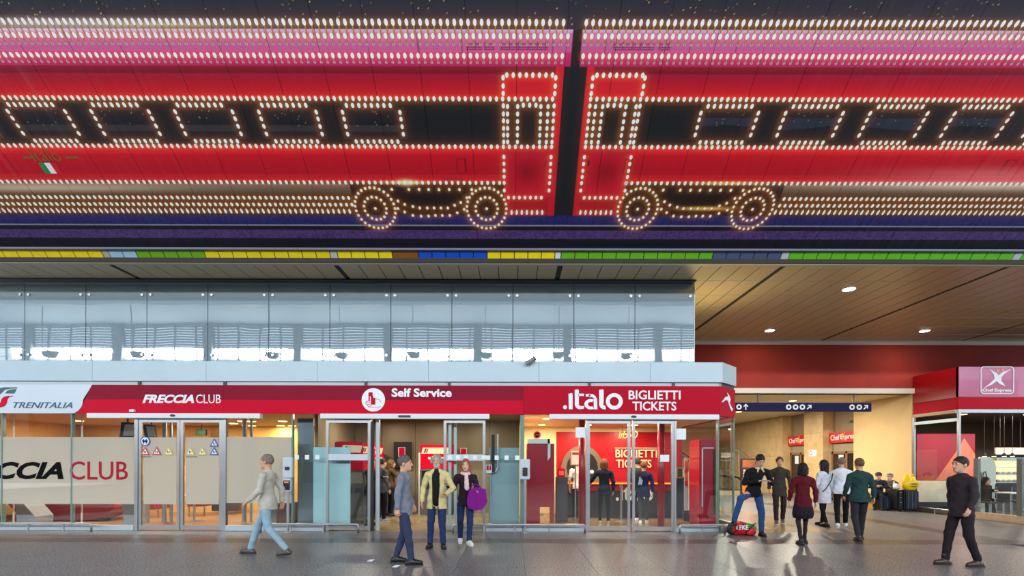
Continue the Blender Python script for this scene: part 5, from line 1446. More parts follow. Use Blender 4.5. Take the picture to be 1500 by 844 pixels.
def cafe_chair(label, x, y, rz):
    t = thing('cafe_chair', label, 'chair', (x, y, .003), rz)
    MB().bbox(-.22, .22, -.22, .22, .43, .48, .015).build('seat', M_CHB, t, local=True)
    MB().bbox(-.22, .22, .19, .23, .5, .98, .015).build('backrest', M_CHB, t, local=True)
    for a in (-.19, .19):
        for b in (-.19, .2):
            MB().tube([(a, b, 0), (a, b, .44 if b < 0 else .9)], .014, 6).build('leg', M_STEEL, t, local=True)
cafe_chair('dark cafe chair left of the table behind the glass barrier', 14.45, 14.6, math.radians(95))
cafe_chair('dark cafe chair right of the kiosk table, back to the viewer', 15.45, 13.75, math.radians(170))
cafe_chair('dark cafe chair behind the kiosk table, at the edge of picture', 15.6, 15.2, math.radians(-20))
tb2 = thing('cafe_table', 'pale square cafe table on steel legs behind the glass barrier', 'table', (15.0, 14.55, .003))
MB().bbox(-.35, .35, -.35, .35, .73, .76, .01).build('table_top', M_INW, tb2, local=True)
for a in (-.3, .3):
    for b in (-.3, .3): MB().tube([(a, b, 0), (a, b, .73)], .016, 6).build('leg', M_STEEL, tb2, local=True)

# --- bench, luggage, bags
bn = thing('wooden_bench', 'low bench with dark top and wooden front carrying the seated pair', 'bench', (13.25, 17.3, 0))
MB().bbox(12.75, 13.8, 17.05, 17.55, .36, .405, .01).build('seat', M_BLACK, bn)
MB().box(12.85, 13.75, 17.12, 17.5, 0.0, .36).build('front_board', mat('bench_wood', (184, 130, 62), .5, noise=.1), bn)
def suitcase(label, x, y, w_, d_, h_, c, rz=0, ribs=3):
    t = thing('suitcase', label, 'suitcase', (x, y, 0), rz)
    MB().bbox(-w_ / 2, w_ / 2, -d_ / 2, d_ / 2, .05, h_, .04).build('shell', mat('case_%d_%d_%d' % c, c, .35), t, local=True)
    for k in range(ribs):
        xx_ = -w_ / 2 + w_ * (k + 1) / (ribs + 1)
        MB().box(xx_ - .008, xx_ + .008, -d_ / 2 - .006, -d_ / 2 + .01, .1, h_ - .05).build('rib', mat('case_rib', (90, 100, 118), .3), t, local=True)
    for a in (-1, 1):
        MB().tube([(a * (w_ / 2 - .06) - .015, -d_ / 2 + .05, .03), (a * (w_ / 2 - .06) + .015, -d_ / 2 + .05, .03)], .03, 10).build('wheel', M_BLACK, t, local=True)
    MB().tube([(-.08, 0, h_ - .005), (-.08, 0, h_ + .03), (.08, 0, h_ + .03), (.08, 0, h_ - .005)], .012, 6).build('handle', M_DARK, t, local=True)
    return t
suitcase('large dark navy suitcase under the yellow bag', 13.5, 16.45, .5, .3, .72, (26, 32, 46))
s2 = suitcase('black suitcase with three round studs, left of the navy one', 13.13, 16.55, .2, .45, .73, (22, 20, 24), ribs=0)
for k in range(3): MB().lathe([(.018, 0), (.018, .01)], (0, 0, 0), 8).build('stud', M_INW, s2, local=True).location = (-.0, -.235, .3 + .17 * k)
suitcase('small dark trolley bag in front of the woman in the striped cap', 12.92, 16.75, .3, .25, .5, (30, 34, 50), ribs=1)

def surface_bag(name, label, cat, c, rx, ry, h, m, seed, lumps=.12, mark=None):
    """crumpled bag with a gathered top"""
    rr = random.Random(seed)
    t = thing(name, label, cat, c)
    vs, fs = [], []
    N, Mr = 26, 12
    ph = [rr.uniform(0, 6.28) for _ in range(8)]
    for j in range(Mr):
        v = j / (Mr - 1)
        prof = math.sin(math.pi * min(1, .18 + .72 * v)) ** .6 if v < .85 else math.sin(math.pi * .792) ** .6 * (1 - .35 * (v - .85) / .15)
        for i in range(N):
            a = 2 * math.pi * i / N
            f = 1 + lumps * (math.sin(3 * a + ph[0] + 4 * v) * .5 + math.sin(7 * a + ph[1] - 5 * v) * .35 + math.sin(11 * a + ph[2] + 9 * v) * .25)
            ztop = h * v + (h * .12 * math.sin(2 * a + ph[3]) * v * v) + h * .08 * math.sin(5 * a + ph[4]) * v ** 4
            vs.append((rx * prof * f * math.cos(a), ry * prof * f * math.sin(a), max(0, ztop)))
    for j in range(Mr - 1):
        for i in range(N):
            k = (i + 1) % N
            fs.append((j * N + i, j * N + k, (j + 1) * N + k, (j + 1) * N + i))
    fs.append(tuple(range(N - 1, -1, -1)))
    vs.append((0, 0, h * .85)); top = len(vs) - 1
    for i in range(N): fs.append(((Mr - 1) * N + i, (Mr - 1) * N + (i + 1) % N, top))
    MB()._add(vs, fs).build('bag_body', m, t, local=True, smooth=True)
    return t
yb3 = surface_bag('carrier_bag', 'crumpled bright yellow plastic bag on top of navy suitcase', 'bag', (13.53, 16.45, .725), .24, .16, .46, mat('bag_yellow', (236, 196, 0), .4), 4, .22)
for sx in (-.1, .08):
    MB().tube([(sx - .04, -.02, .38), (sx - .03, -.03, .52), (sx + .03, -.02, .54), (sx + .05, 0, .4)], .014, 6).build('handle', mat('bag_yellow', (236, 196, 0), .4), yb3, local=True)
MB().box(-.08, .1, -.19, -.17, .12, .15).box(-.06, .12, -.19, -.17, .2, .23).build('dark_print', mat('print_olive', (90, 90, 10), .5), yb3, local=True)
wb_ = surface_bag('carrier_bag', 'small white plastic bag on the black suitcase next to the yellow bag', 'bag', (13.12, 16.5, .765), .09, .09, .16, mat('bag_white', (226, 226, 222), .5), 9, .2)
bt = thing('bottle', 'slim white bottle with a black cap standing behind the white bag', 'bottle', (13.2, 16.7, .735))
MB().lathe([(.03, 0), (.032, .02), (.032, .2), (.015, .25), (.015, .28)], (0, 0, 0), 12).build('body', M_INW, bt, local=True, smooth=True); MB().lathe([(.018, .28), (.018, .31)], (0, 0, 0), 10).build('cap', M_BLACK, bt, local=True)
# sports bag at the feet of the phone man
XBg, YBg = PX(1088, 10.95), 10.95
sb = thing('sports_bag', 'red, black and green sports bag at the feet of the man with a phone', 'bag', (XBg, YBg, 0))
def blob(rx, ry, rz_, c, seed, m, name, par, N=22, Mr=14, lumps=.06, zmin=0.0):
    rr = random.Random(seed); ph = [rr.uniform(0, 6.28) for _ in range(4)]
    vs, fs = [], []
    for j in range(Mr):
        b = -math.pi / 2 + math.pi * (j + .5) / Mr
        for i in range(N):
            a = 2 * math.pi * i / N
            f = 1 + lumps * (math.sin(3 * a + ph[0] + 3 * b) + .6 * math.sin(6 * a + ph[1] - 4 * b))
            cb = abs(math.cos(b)) ** .7
            vs.append((c[0] + rx * f * cb * math.cos(a), c[1] + ry * f * cb * math.sin(a), max(zmin, c[2] + rz_ * f * math.copysign(abs(math.sin(b)) ** .8, b))))
    for j in range(Mr - 1):
        for i in range(N):
            k = (i + 1) % N
            fs.append((j * N + i, j * N + k, (j + 1) * N + k, (j + 1) * N + i))
    fs.append(tuple(range(N - 1, -1, -1))); fs.append(tuple((Mr - 1) * N + i for i in range(N)))
    return MB()._add(vs, fs).build(name, m, par, local=True, smooth=True)
blob(.2, .16, .155, (-.1, 0, .15), 2, mat('bag_red', (206, 18, 34), .5), 'red_pocket', sb, zmin=.004)
blob(.2, .14, .13, (.12, .05, .125), 3, mat('bag_green', (30, 150, 66), .5), 'green_pocket', sb, zmin=.002)
blob(.12, .1, .09, (.13, -.08, .09), 5, mat('bag_red', (206, 18, 34), .5), 'side_pocket', sb, zmin=.003)
blob(.16, .12, .12, (-.18, .02, .11), 6, M_BLACK, 'black_bottom', sb, zmin=.001)
for k in range(2):
    MB().tube([(-.28 + .25 * k, -.1, .03), (-.2 + .25 * k, -.19, .14), (-.05 + .25 * k, -.15, .27), (.06 + .22 * k, -.04, .27)], .013, 6).build('strap', M_BLACK, sb, local=True)
text('lettering', 'LFKE', M_LETW, sb, (-.22, -.172, .14), (1, 0, 0), (0, 0, 1), .26, .1, offset=.02, local=True, thick=.02)
for lab, a, b in (('scrap of white paper on the floor, left one', 543, 822), ('scrap of white paper on the floor, right one by dark shoe', 580, 830.5)):
    y_ = FY(b, a); x_ = PX(a, y_)
    tag(MB()._add([(x_ - .05, y_ - .05, .004), (x_ + .04, y_ - .06, .003), (x_ + .06, y_ + .04, .02), (x_ - .04, y_ + .05, .006), (x_, y_, .025)], [(0, 1, 4), (1, 2, 4), (2, 3, 4), (3, 0, 4), (3, 2, 1, 0)]).build('paper_scrap', M_LETW), lab, 'paper')
# ================================================================== people: implicit surfaces, meshed with surface nets
class SDF:
    def __init__(s, lo, hi, h):
        s.lo = np.array(lo, float); s.h = h
        s.n = np.ceil((np.array(hi, float) - s.lo) / h).astype(int) + 1
        s.v = np.full(s.n, 0.25)
        s.ax = [s.lo[i] + np.arange(s.n[i]) * h for i in range(3)]
    def _blk(s, lo, hi):
        a = np.maximum(0, np.floor((np.array(lo) - s.lo) / s.h).astype(int)); b = np.minimum(s.n, np.ceil((np.array(hi) - s.lo) / s.h).astype(int) + 1)
        if np.any(b <= a): return None
        sl = tuple(slice(a[i], b[i]) for i in range(3))
        g = np.meshgrid(s.ax[0][sl[0]], s.ax[1][sl[1]], s.ax[2][sl[2]], indexing='ij')
        return sl, g
    def _join(s, sl, d, k, sub=False):
        c = s.v[sl]
        if sub:
            s.v[sl] = np.maximum(c, -d); return
        if k <= 0: s.v[sl] = np.minimum(c, d); return
        hh = np.clip(0.5 + 0.5 * (c - d) / k, 0, 1)
        s.v[sl] = c * (1 - hh) + d * hh - k * hh * (1 - hh)
    def cone(s, a, b, ra, rb, k=0.03, flat=1.0, sub=False):
        a = np.array(a, float); b = np.array(b, float); m = max(ra, rb) * max(1, flat) + k + 2 * s.h
        q = s._blk(np.minimum(a, b) - m, np.maximum(a, b) + m)
        if q is None: return
        sl, g = q
        ab = b - a; L = max(1e-9, ab @ ab)
        p = [g[i] - a[i] for i in range(3)]
        t = np.clip((p[0] * ab[0] + p[1] * ab[1] + p[2] * ab[2]) / L, 0, 1)
        dx = p[0] - t * ab[0]; dy = (p[1] - t * ab[1]) / flat; dz = p[2] - t * ab[2]
        d = np.sqrt(dx * dx + dy * dy + dz * dz) - (ra + (rb - ra) * t)
        s._join(sl, d, k, sub)
    def ell(s, c, r, k=0.02, sub=False, rz=0.0, rx=0.0):
        c = np.array(c, float); r = np.array(r, float); m = max(r) + k + 2 * s.h
        q = s._blk(c - m, c + m)
        if q is None: return
        sl, g = q
        x, y, z = g[0] - c[0], g[1] - c[1], g[2] - c[2]
        if rz: x, y = x * math.cos(rz) + y * math.sin(rz), -x * math.sin(rz) + y * math.cos(rz)
        if rx: y, z = y * math.cos(rx) + z * math.sin(rx), -y * math.sin(rx) + z * math.cos(rx)
        k0 = np.sqrt((x / r[0]) ** 2 + (y / r[1]) ** 2 + (z / r[2]) ** 2); k1 = np.sqrt((x / r[0] ** 2) ** 2 + (y / r[1] ** 2) ** 2 + (z / r[2] ** 2) ** 2) + 1e-9
        s._join(sl, k0 * (k0 - 1) / k1, k, sub)
    def cut(s, fn):
        g = np.meshgrid(*s.ax, indexing='ij')
        s.v = np.maximum(s.v, fn(*g))
    def wave(s, amp, f, seed=0):
        g = np.meshgrid(*s.ax, indexing='ij')
        s.v = s.v + amp * (np.sin(g[2] * f + 3 * np.sin(g[0] * f * .35 + seed) + g[1] * f * .3) * .6 + np.sin(g[2] * f * .47 + g[0] * f * .8 + seed * 2) * .4)
    def mesh(s):
        v = s.v.copy()
        v[0] = v[-1] = 1; v[:, 0] = v[:, -1] = 1; v[:, :, 0] = v[:, :, -1] = 1
        ins = v < 0
        c8 = [ins[i:ins.shape[0] - 1 + i, j:ins.shape[1] - 1 + j, k:ins.shape[2] - 1 + k] for i in (0, 1) for j in (0, 1) for k in (0, 1)]
        cnt = sum(c.astype(np.int8) for c in c8)
        act = (cnt > 0) & (cnt < 8)
        ci = np.argwhere(act)
        if len(ci) == 0: return [], []
        cid = -np.ones(act.shape, int); cid[act] = np.arange(len(ci))
        acc = np.zeros((len(ci), 3)); num = np.zeros(len(ci))
        cor = [(i, j, k) for i in (0, 1) for j in (0, 1) for k in (0, 1)]
        for A in range(8):
            for B in range(A + 1, 8):
                d = np.array(cor[B]) - np.array(cor[A])
                if np.abs(d).sum() != 1: continue
                va = v[ci[:, 0] + cor[A][0], ci[:, 1] + cor[A][1], ci[:, 2] + cor[A][2]]; vb = v[ci[:, 0] + cor[B][0], ci[:, 1] + cor[B][1], ci[:, 2] + cor[B][2]]
                m = (va < 0) != (vb < 0)
                t = np.where(m, va / np.where(m, va - vb, 1), 0)
                acc += np.where(m[:, None], np.array(cor[A]) + t[:, None] * d, 0); num += m
        P = (ci + acc / num[:, None]) * s.h + s.lo
        quads = []
        for axis in range(3):
            a = [slice(None)] * 3; b = [slice(None)] * 3
            a[axis] = slice(0, -1); b[axis] = slice(1, None)
            ch = ins[tuple(a)] != ins[tuple(b)]
            e = np.argwhere(ch); pos = ins[tuple(a)][ch]
            o1, o2 = [x for x in range(3) if x != axis]
            ok = (e[:, o1] > 0) & (e[:, o2] > 0) & (e[:, o1] < s.n[o1] - 1) & (e[:, o2] < s.n[o2] - 1)
            e = e[ok]; pos = pos[ok]
            def C(d1, d2):
                q = e.copy(); q[:, o1] -= d1; q[:, o2] -= d2
                return cid[q[:, 0], q[:, 1], q[:, 2]]
            Q = np.stack([C(1, 1), C(0, 1), C(0, 0), C(1, 0)], 1)
            fl = pos if axis != 1 else ~pos
            Q[~fl] = Q[~fl][:, ::-1]
            quads.append(Q)
        Q = np.concatenate(quads)
        Q = Q[(Q >= 0).all(1)]
        return P, Q

def np_mesh(name, P, Q, mats, midx=None, smooth=True):
    me = bpy.data.meshes.new(name)
    me.vertices.add(len(P)); me.vertices.foreach_set('co', np.asarray(P, float).ravel())
    me.loops.add(Q.size); me.loops.foreach_set('vertex_index', Q.ravel().astype(np.int32))
    me.polygons.add(len(Q)); me.polygons.foreach_set('loop_start', (np.arange(len(Q)) * 4).astype(np.int32))
    me.update(calc_edges=True)
    for m in mats: me.materials.append(m)
    if smooth: me.polygons.foreach_set('use_smooth', [True] * len(Q))
    if midx is not None: me.polygons.foreach_set('material_index', midx.astype(np.int32))
    return me

def V3(*a): return np.array(a, float)
def rotz(p, a): return V3(p[0] * math.cos(a) - p[1] * math.sin(a), p[0] * math.sin(a) + p[1] * math.cos(a), p[2])
SKIN = mat('skin_light', (206, 156, 128), .5); SKINP = mat('skin_pale', (220, 178, 152), .5)
EYEW = mat('eye_white', (230, 226, 220), .3); EYED = mat('eye_dark', (34, 26, 24), .3); LIP = mat('lips', (168, 92, 84), .5)
def cloth(name, c, bump=.25, sc=90): return mat('cloth_' + name, c, .85, spec=.2, noise=.12, nscale=14, bump=bump, bscale=sc)

def person(label, loc, rz, pose=None, H=1.75, skin=SKIN, hair=(40, 28, 22), hairstyle='short', top=(60, 60, 60), topname='jacket', toph=.78,
           legs=(40, 50, 80), legname='trousers', shoes=(20, 20, 22), head_yaw=0.0, head_pitch=0.0, fat=1.0, sleeve=1.0, collar=None, skirt=None,
           beard=None, inner=None, group=None, legk=1.0, seed=1, hr=.0115, cap=None, boots=False, name='person'):
    """figure facing -Y at rz=0; joints in metres for a height of 1.75"""
    J = dict(head=V3(0, -.02, 1.63), neck=V3(0, .01, 1.47), chest=V3(0, .0, 1.28), waist=V3(0, .0, 1.06), pelvis=V3(0, .01, .93),
             shL=V3(-.18, .01, 1.405), shR=V3(.18, .01, 1.405), elL=V3(-.24, .04, 1.14), elR=V3(.24, .04, 1.14), wrL=V3(-.25, -.05, .90), wrR=V3(.25, -.05, .90),
             hipL=V3(-.09, .01, .92), hipR=V3(.09, .01, .92), knL=V3(-.105, -.02, .50), knR=V3(.105, -.02, .50), anL=V3(-.11, .03, .09), anR=V3(.11, .03, .09),
             toL=V3(-.13, -.13, .03), toR=V3(.13, -.13, .03))
    J.update({k: V3(*v) for k, v in (pose or {}).items()})
    sc = H / 1.75
    for k in J: J[k] = J[k] * sc
    allp = np.array(list(J.values()))
    lo = allp.min(0) - .22; hi = allp.max(0) + .22
    lo[2] = max(lo[2], -.03)
    parts = []
    # ---- body (skin): coarse trunk and limbs, finer head and hands, one mesh
    b = SDF(lo, hi, .02)
    b.cone(J['chest'], J['waist'], .105 * fat, .095 * fat, .06, .8); b.cone(J['waist'], J['pelvis'], .095 * fat, .11 * fat, .05, .85)
    b.cone(J['shL'] + V3(.04, 0, -.02), J['shR'] - V3(.04, 0, .02), .04, .04, .05); b.cone(J['chest'], J['neck'], .07, .05, .05); b.cone(J['neck'], J['head'] - V3(0, 0, .06), .05, .048, .02)
    for s in 'LR':
        b.cone(J['sh' + s] - V3(0, 0, .04), J['el' + s], .036, .033, .03); b.cone(J['el' + s], J['wr' + s], .036, .025, .02)
        b.cone(J['hip' + s], J['kn' + s], .07 * legk, .048 * legk, .04); b.cone(J['kn' + s], J['an' + s], .048 * legk, .034 * legk, .02)
    P0, Q0 = b.mesh()
    Ps = [P0]; Qs = [Q0]; Ms = [np.zeros(len(Q0), int)]
    # head, built upright at the origin, then turned
    hh = SDF((-.13, -.17, -.2), (.13, .16, .17), .0075)
    hh.ell((0, .01, .025), (.073, .094, .098), .02); hh.ell((0, -.028, -.052), (.05, .058, .062), .035); hh.ell((0, -.066, -.088), (.024, .022, .022), .03)
    hh.cone((0, -.09, .012), (0, -.107, -.028), .008, .0115, .012); hh.ell((-.012, -.098, -.032), (.009, .01, .008), .008); hh.ell((.012, -.1, -.032), (.009, .01, .008), .008)
    hh.ell((-.031, -.082, .018), (.017, .014, .011), .0, sub=True); hh.ell((.031, -.082, .018), (.017, .014, .011), .0, sub=True)
    hh.ell((-.031, -.076, .017), (.0145, .0125, .0115), .004); hh.ell((.031, -.076, .017), (.0145, .0125, .0115), .004)
    hh.ell((0, -.086, -.056), (.022, .012, .0065), .006); hh.ell((0, -.084, -.068), (.019, .012, .0065), .006)
    hh.cone((-.045, -.082, .036), (-.018, -.09, .036), .006, .007, .01); hh.cone((.045, -.082, .036), (.018, -.09, .036), .006, .007, .01)
    for sx in (-1, 1): hh.ell((.076 * sx, .012, -.005), (.012, .02, .032), .008)
    hh.cone((0, .02, -.05), (0, .035, -.19), .05, .052, .03)
    PH, QH = hh.mesh()
    cen = PH[QH].mean(1)
    mi = np.zeros(len(QH), int)
    for sx in (-1, 1):
        e = (abs(cen[:, 0] - .031 * sx) < .0115) & (abs(cen[:, 2] - .017) < .0045) & (cen[:, 1] < -.07)
        mi[e] = 1
        e2 = (abs(cen[:, 0] - .031 * sx) < .0065) & (abs(cen[:, 2] - .017) < .007) & (cen[:, 1] < -.07)
        mi[e2] = 2
        br = (abs(cen[:, 0] - .031 * sx) < .018) & (abs(cen[:, 2] - .038) < .0032) & (cen[:, 1] < -.06); mi[br] = 4
    mi[(abs(cen[:, 0]) < .022) & (abs(cen[:, 2] + .062) < .0085) & (cen[:, 1] < -.075)] = 3
    if beard is not None:
        mi[(cen[:, 2] < -.045) & (cen[:, 2] > -.115) & (cen[:, 1] < -.02) & (mi != 3)] = 4
    cy, sy = math.cos(head_yaw), math.sin(head_yaw); cp_, sp_ = math.cos(head_pitch), math.sin(head_pitch)
    HM = np.array([[cy, -sy, 0], [sy, cy, 0], [0, 0, 1]]) @ np.array([[1, 0, 0], [0, cp_, sp_], [0, -sp_, cp_]])
    HM = HM @ np.array([[1, 0, 0], [0, 1, 0], [0, 0, 1.0]])
    hs = sc * 1.08
    def HT(P): return (np.asarray(P) * hs) @ HM.T + J['head']
    Ps.append(HT(PH)); Qs.append(QH); Ms.append(mi)
    # hands
    for s in 'LR':
        sg = -1 if s == 'L' else 1
        w_, e_ = J['wr' + s], J['el' + s]
        d = (w_ - e_) / (np.linalg.norm(w_ - e_) + 1e-9)
        hd = (pose or {}).get('hand' + s)
        if hd is not None: d = V3(*hd) / np.linalg.norm(hd)
        side = np.cross(d, V3(0, 0, 1)) if abs(d[2]) < .8 else np.cross(d, V3(sg, 0, 0))
        side = side / np.linalg.norm(side)
        if abs(d[2]) >= .8: side = V3(0, -1, 0) - d * (V3(0, -1, 0) @ d); side /= np.linalg.norm(side)
        nrm = np.cross(d, side)
        if nrm @ V3(-sg, -.3, -.3) < 0: nrm = -nrm
        g = SDF((-.16, -.16, -.16), (.16, .16, .16), .0055)
        g.cone(-d * .03, d * .0, .024, .024, .01)
        for k in range(4):
            o_ = (k - 1.5) * .019
            g.cone(d * .01 + side * o_ * .7, d * .085 + side * o_, .014, .0125, .012)
            L = (.062, .075, .07, .055)[k]
            m1 = d * (.085 + L * .55) + side * o_ * 1.08 + nrm * .012
            g.cone(d * .085 + side * o_, m1, .0088, .008, .003); g.cone(m1, m1 + d * L * .3 + nrm * .024, .008, .0065, .003)
        t1 = d * .05 - side * .045 + nrm * .01
        g.cone(d * .015 - side * .015, t1, .013, .010, .008); g.cone(t1, t1 + d * .032 + nrm * .012 - side * .004, .0095, .0075, .004)
        PG, QG = g.mesh()
        Ps.append(PG * sc * .95 + w_); Qs.append(QG); Ms.append(np.zeros(len(QG), int))
    off = 0; QQ = []
    for Pi, Qi in zip(Ps, Qs):
        QQ.append(Qi + off); off += len(Pi)
    HAIR = mat('hair_%d_%d_%d' % hair, hair, .6, spec=.3, noise=.3, nscale=30, bump=.4, bscale=60)
    me = np_mesh('person', np.concatenate(Ps), np.concatenate(QQ), [skin, EYEW, EYED, LIP, HAIR if beard is None else mat('beard_%d' % beard[0], beard, .8)], np.concatenate(Ms))
    root = bpy.data.objects.new(name, me); COL.objects.link(root)
    root.location = loc; root.rotation_euler = (0, 0, rz)
    tag(root, label, 'person', group)
    def sub(nm, P, Q, m, lab=None):
        if len(P) == 0: return None
        o = bpy.data.objects.new(nm, np_mesh(nm, P, Q, [m])); COL.objects.link(o); o.parent = root
        if lab: o['label'] = lab
        return o
    # ---- upper garment
    TM = cloth('%d_%d_%d' % tuple(top), top)
    g = SDF(lo, hi, hr)
    hem = toph * sc
    up = J['pelvis'] - J['waist']; 
    ch, wa, pe = J['chest'], J['waist'], J['pelvis']
    g.cone(ch + V3(0, 0, .04), wa, .15 * fat * sc, .126 * fat * sc, .05, .74); g.cone(wa, pe, .126 * fat * sc, .165 * fat * sc, .05, .82)
    if hem < pe[2]: g.cone(pe, V3(pe[0], pe[1], hem + .01), .165 * fat * sc, .178 * fat * sc, .03, .84)
    g.cone(J['shL'] + V3(.05, 0, -.012), J['shR'] + V3(-.05, 0, -.012), .062, .062, .07, 1.05); g.cone(ch + V3(0, 0, .1), J['neck'] + V3(0, 0, -.02), .095, .062, .07)
    for s in 'LR':
        w2 = J['el' + s] + (J['wr' + s] - J['el' + s]) * .93
        if sleeve >= 1:
            g.cone(J['sh' + s] + V3(0, 0, -.025), J['el' + s], .062 * sc, .051 * sc, .03); g.cone(J['el' + s], w2, .054 * sc, .042 * sc, .015)
        else:
            g.cone(J['sh' + s], J['sh' + s] + (J['el' + s] - J['sh' + s]) * sleeve, .064, .056, .03)
    g.wave(.006, 42, seed)
    if hem < 1.2 * sc and pe[2] > .6: g.cut(lambda x, y, z: np.where(abs(x - pe[0]) < .2 * fat, hem - z, -1))
    if inner is not None:   # open front: cut a V and show the inner garment
        wv = .085
        g.cut(lambda x, y, z: np.where(y < J['chest'][1] - .04, (wv + .02 * (z - 1.2)) - abs(x - J['chest'][0]) - .015, -1))
    P, Q = g.mesh(); sub(topname, P, Q, TM)
    if inner is not None:
        g = SDF(lo, hi, hr)
        g.cone(ch, pe + V3(0, 0, -.02), .132 * fat * sc, .128 * fat * sc, .04, .74); g.cone(ch + V3(0, 0, .1), J['neck'] + V3(0, 0, .03), .07, .056, .05)
        P, Q = g.mesh(); sub('shirt', P, Q, cloth('in_%d_%d_%d' % tuple(inner), inner))
    if collar is not None:
        g = SDF(J['neck'] - .14, J['neck'] + .14, .008)
        n0 = J['neck']
        for a in range(14):
            t0 = math.radians(-60 + a * 300 / 14 + 90 + 60); t1 = math.radians(-60 + (a + 1) * 300 / 14 + 90 + 60)
            # ring open at the front
            p0 = n0 + V3(.075 * math.sin(math.radians(25 + 310 * a / 14)), -.075 * math.cos(math.radians(25 + 310 * a / 14)), .0)
            p1 = n0 + V3(.075 * math.sin(math.radians(25 + 310 * (a + 1) / 14)), -.075 * math.cos(math.radians(25 + 310 * (a + 1) / 14)), .0)
            g.cone(p0, p1, .024, .024, .01)
        for sg in (-1, 1): g.cone(n0 + V3(.035 * sg, -.075, -.005), n0 + V3(.07 * sg, -.105, -.08), .024, .014, .01, .6)
        P, Q = g.mesh(); sub('collar', P, Q, cloth('col_%d_%d_%d' % tuple(collar), collar, .5, 150))
    # ---- lower garment
    LM = cloth('%d_%d_%d' % tuple(legs), legs, .15)
    g = SDF(lo, hi, hr)
    kk = legk
    g.cone(J['hipL'] + V3(.01, 0, .03), J['hipR'] + V3(-.01, 0, .03), .107 * fat * sc, .107 * fat * sc, .04, .95)
    for s in 'LR':
        g.cone(J['hip' + s], J['kn' + s], .09 * kk * sc, .068 * kk * sc, .035); g.cone(J['kn' + s], J['an' + s] + (J['kn' + s] - J['an' + s]) * .05, .067 * kk * sc, .052 * kk * sc, .015)
    g.wave(.004, 34, seed + 3)
    if pe[2] > .6: g.cut(lambda x, y, z: z - (hem + .05))
    P, Q = g.mesh(); sub(legname, P, Q, LM)
    if skirt is not None:
        g = SDF(lo, hi, hr)
        g.cone(J['pelvis'] + V3(0, 0, .08), V3(J['pelvis'][0], J['pelvis'][1], .62), .13, .2, .03, .8)
        g.cut(lambda x, y, z: .56 * sc - z); g.wave(.006, 20, seed)
        P, Q = g.mesh(); sub('skirt', P, Q, cloth('sk_%d_%d_%d' % tuple(skirt), skirt))
    # ---- shoes
    SM = mat('shoe_%d_%d_%d' % tuple(shoes), shoes, .4)
    for s in 'LR':
        a, t = J['an' + s], J['to' + s]
        u = t - a; u[2] = 0; u = u / (np.linalg.norm(u) + 1e-9)
        zt = a[2] - .09 * sc
        base = V3(a[0], a[1], 0); tl = t[2]
        g = SDF(a - .3, a + .3, .009)
        heel = base - u * .05 + V3(0, 0, max(.035, a[2] - .055)); toe = V3(*(base + u * .155)[:2], tl + .012); mid = base + u * .05 + V3(0, 0, (heel[2] + toe[2]) / 2 + .01)
        g.cone(heel, mid, .042, .045, .02); g.cone(mid, toe, .045, .034, .02)
        g.cone(V3(a[0], a[1], heel[2]), a + V3(0, 0, .07 if boots else .0), .044, .046 if boots else .042, .02)
        ang = math.atan2(toe[2] - heel[2], .2)
        fl = lambda x, y, z: (min(heel[2] - .032, toe[2] - .03) if abs(ang) < .12 else -9) - z
        g.cut(fl)
        P, Q = g.mesh()
        o = sub('shoe', P, Q, SM)
        if abs(ang) < .12:
            sb_ = MB()
            n_ = Vector((float(-u[1]), float(u[0]), 0))
            U2 = Vector((float(u[0]), float(u[1]), 0)); z0 = min(heel[2] - .032, toe[2] - .03)
            pts = [(-.095, -.03), (-.095, .03), (.05, .045), (.15, .042), (.192, .015), (.192, -.015), (.15, -.042), (.05, -.045)]
            pp = [Vector((float(base[0]), float(base[1]), 0)) + U2 * p + n_ * q for p, q in pts]
            sb_.prism([(p.x, p.y) for p in pp], max(0.001, z0 - .012), z0 + .012, 'z')
            so = sb_.build('sole', mat('sole_white', (214, 214, 210), .5) if sum(shoes) > 300 or shoes == (30, 32, 34) else mat('sole_dark', (34, 30, 28), .6), None)
            so.parent = o
    # ---- hair
    if hairstyle != 'bald':
        g = SDF((-.17, -.17, -.36), (.17, .2, .2), .0085)
        g.ell((0, .018, .036), (.084, .1, .1), .01)
        if hairstyle == 'long':
            g.cone((-.06, .03, 0), (-.075, .02, -.2), .045, .04, .03); g.cone((.06, .03, 0), (.075, .02, -.2), .045, .04, .03); g.cone((0, .07, 0), (0, .07, -.22), .07, .06, .03)
        elif hairstyle == 'bob':
            g.cone((-.06, .03, 0), (-.07, .02, -.09), .045, .035, .03); g.cone((.06, .03, 0), (.07, .02, -.09), .045, .035, .03); g.cone((0, .06, 0), (0, .06, -.1), .07, .06, .03)
        elif hairstyle == 'wild':
            g.ell((-.085, .02, .0), (.03, .05, .055), .02); g.ell((.085, .02, .0), (.03, .05, .055), .02); g.ell((0, .07, .0), (.08, .05, .08), .02)
        # clear the face
        g.ell((0, -.09, -.055), (.068, .075, .115), .0, sub=True)
        if hairstyle == 'short': g.cut(lambda x, y, z: -.085 + np.clip(.075 - y, 0, .16) * .92 - z); g.ell((0, -.1, -.02), (.062, .05, .085), .0, sub=True)
        g.wave(.003, 120, seed)
        P, Q = g.mesh(); sub('hair', HT(P), Q, HAIR)
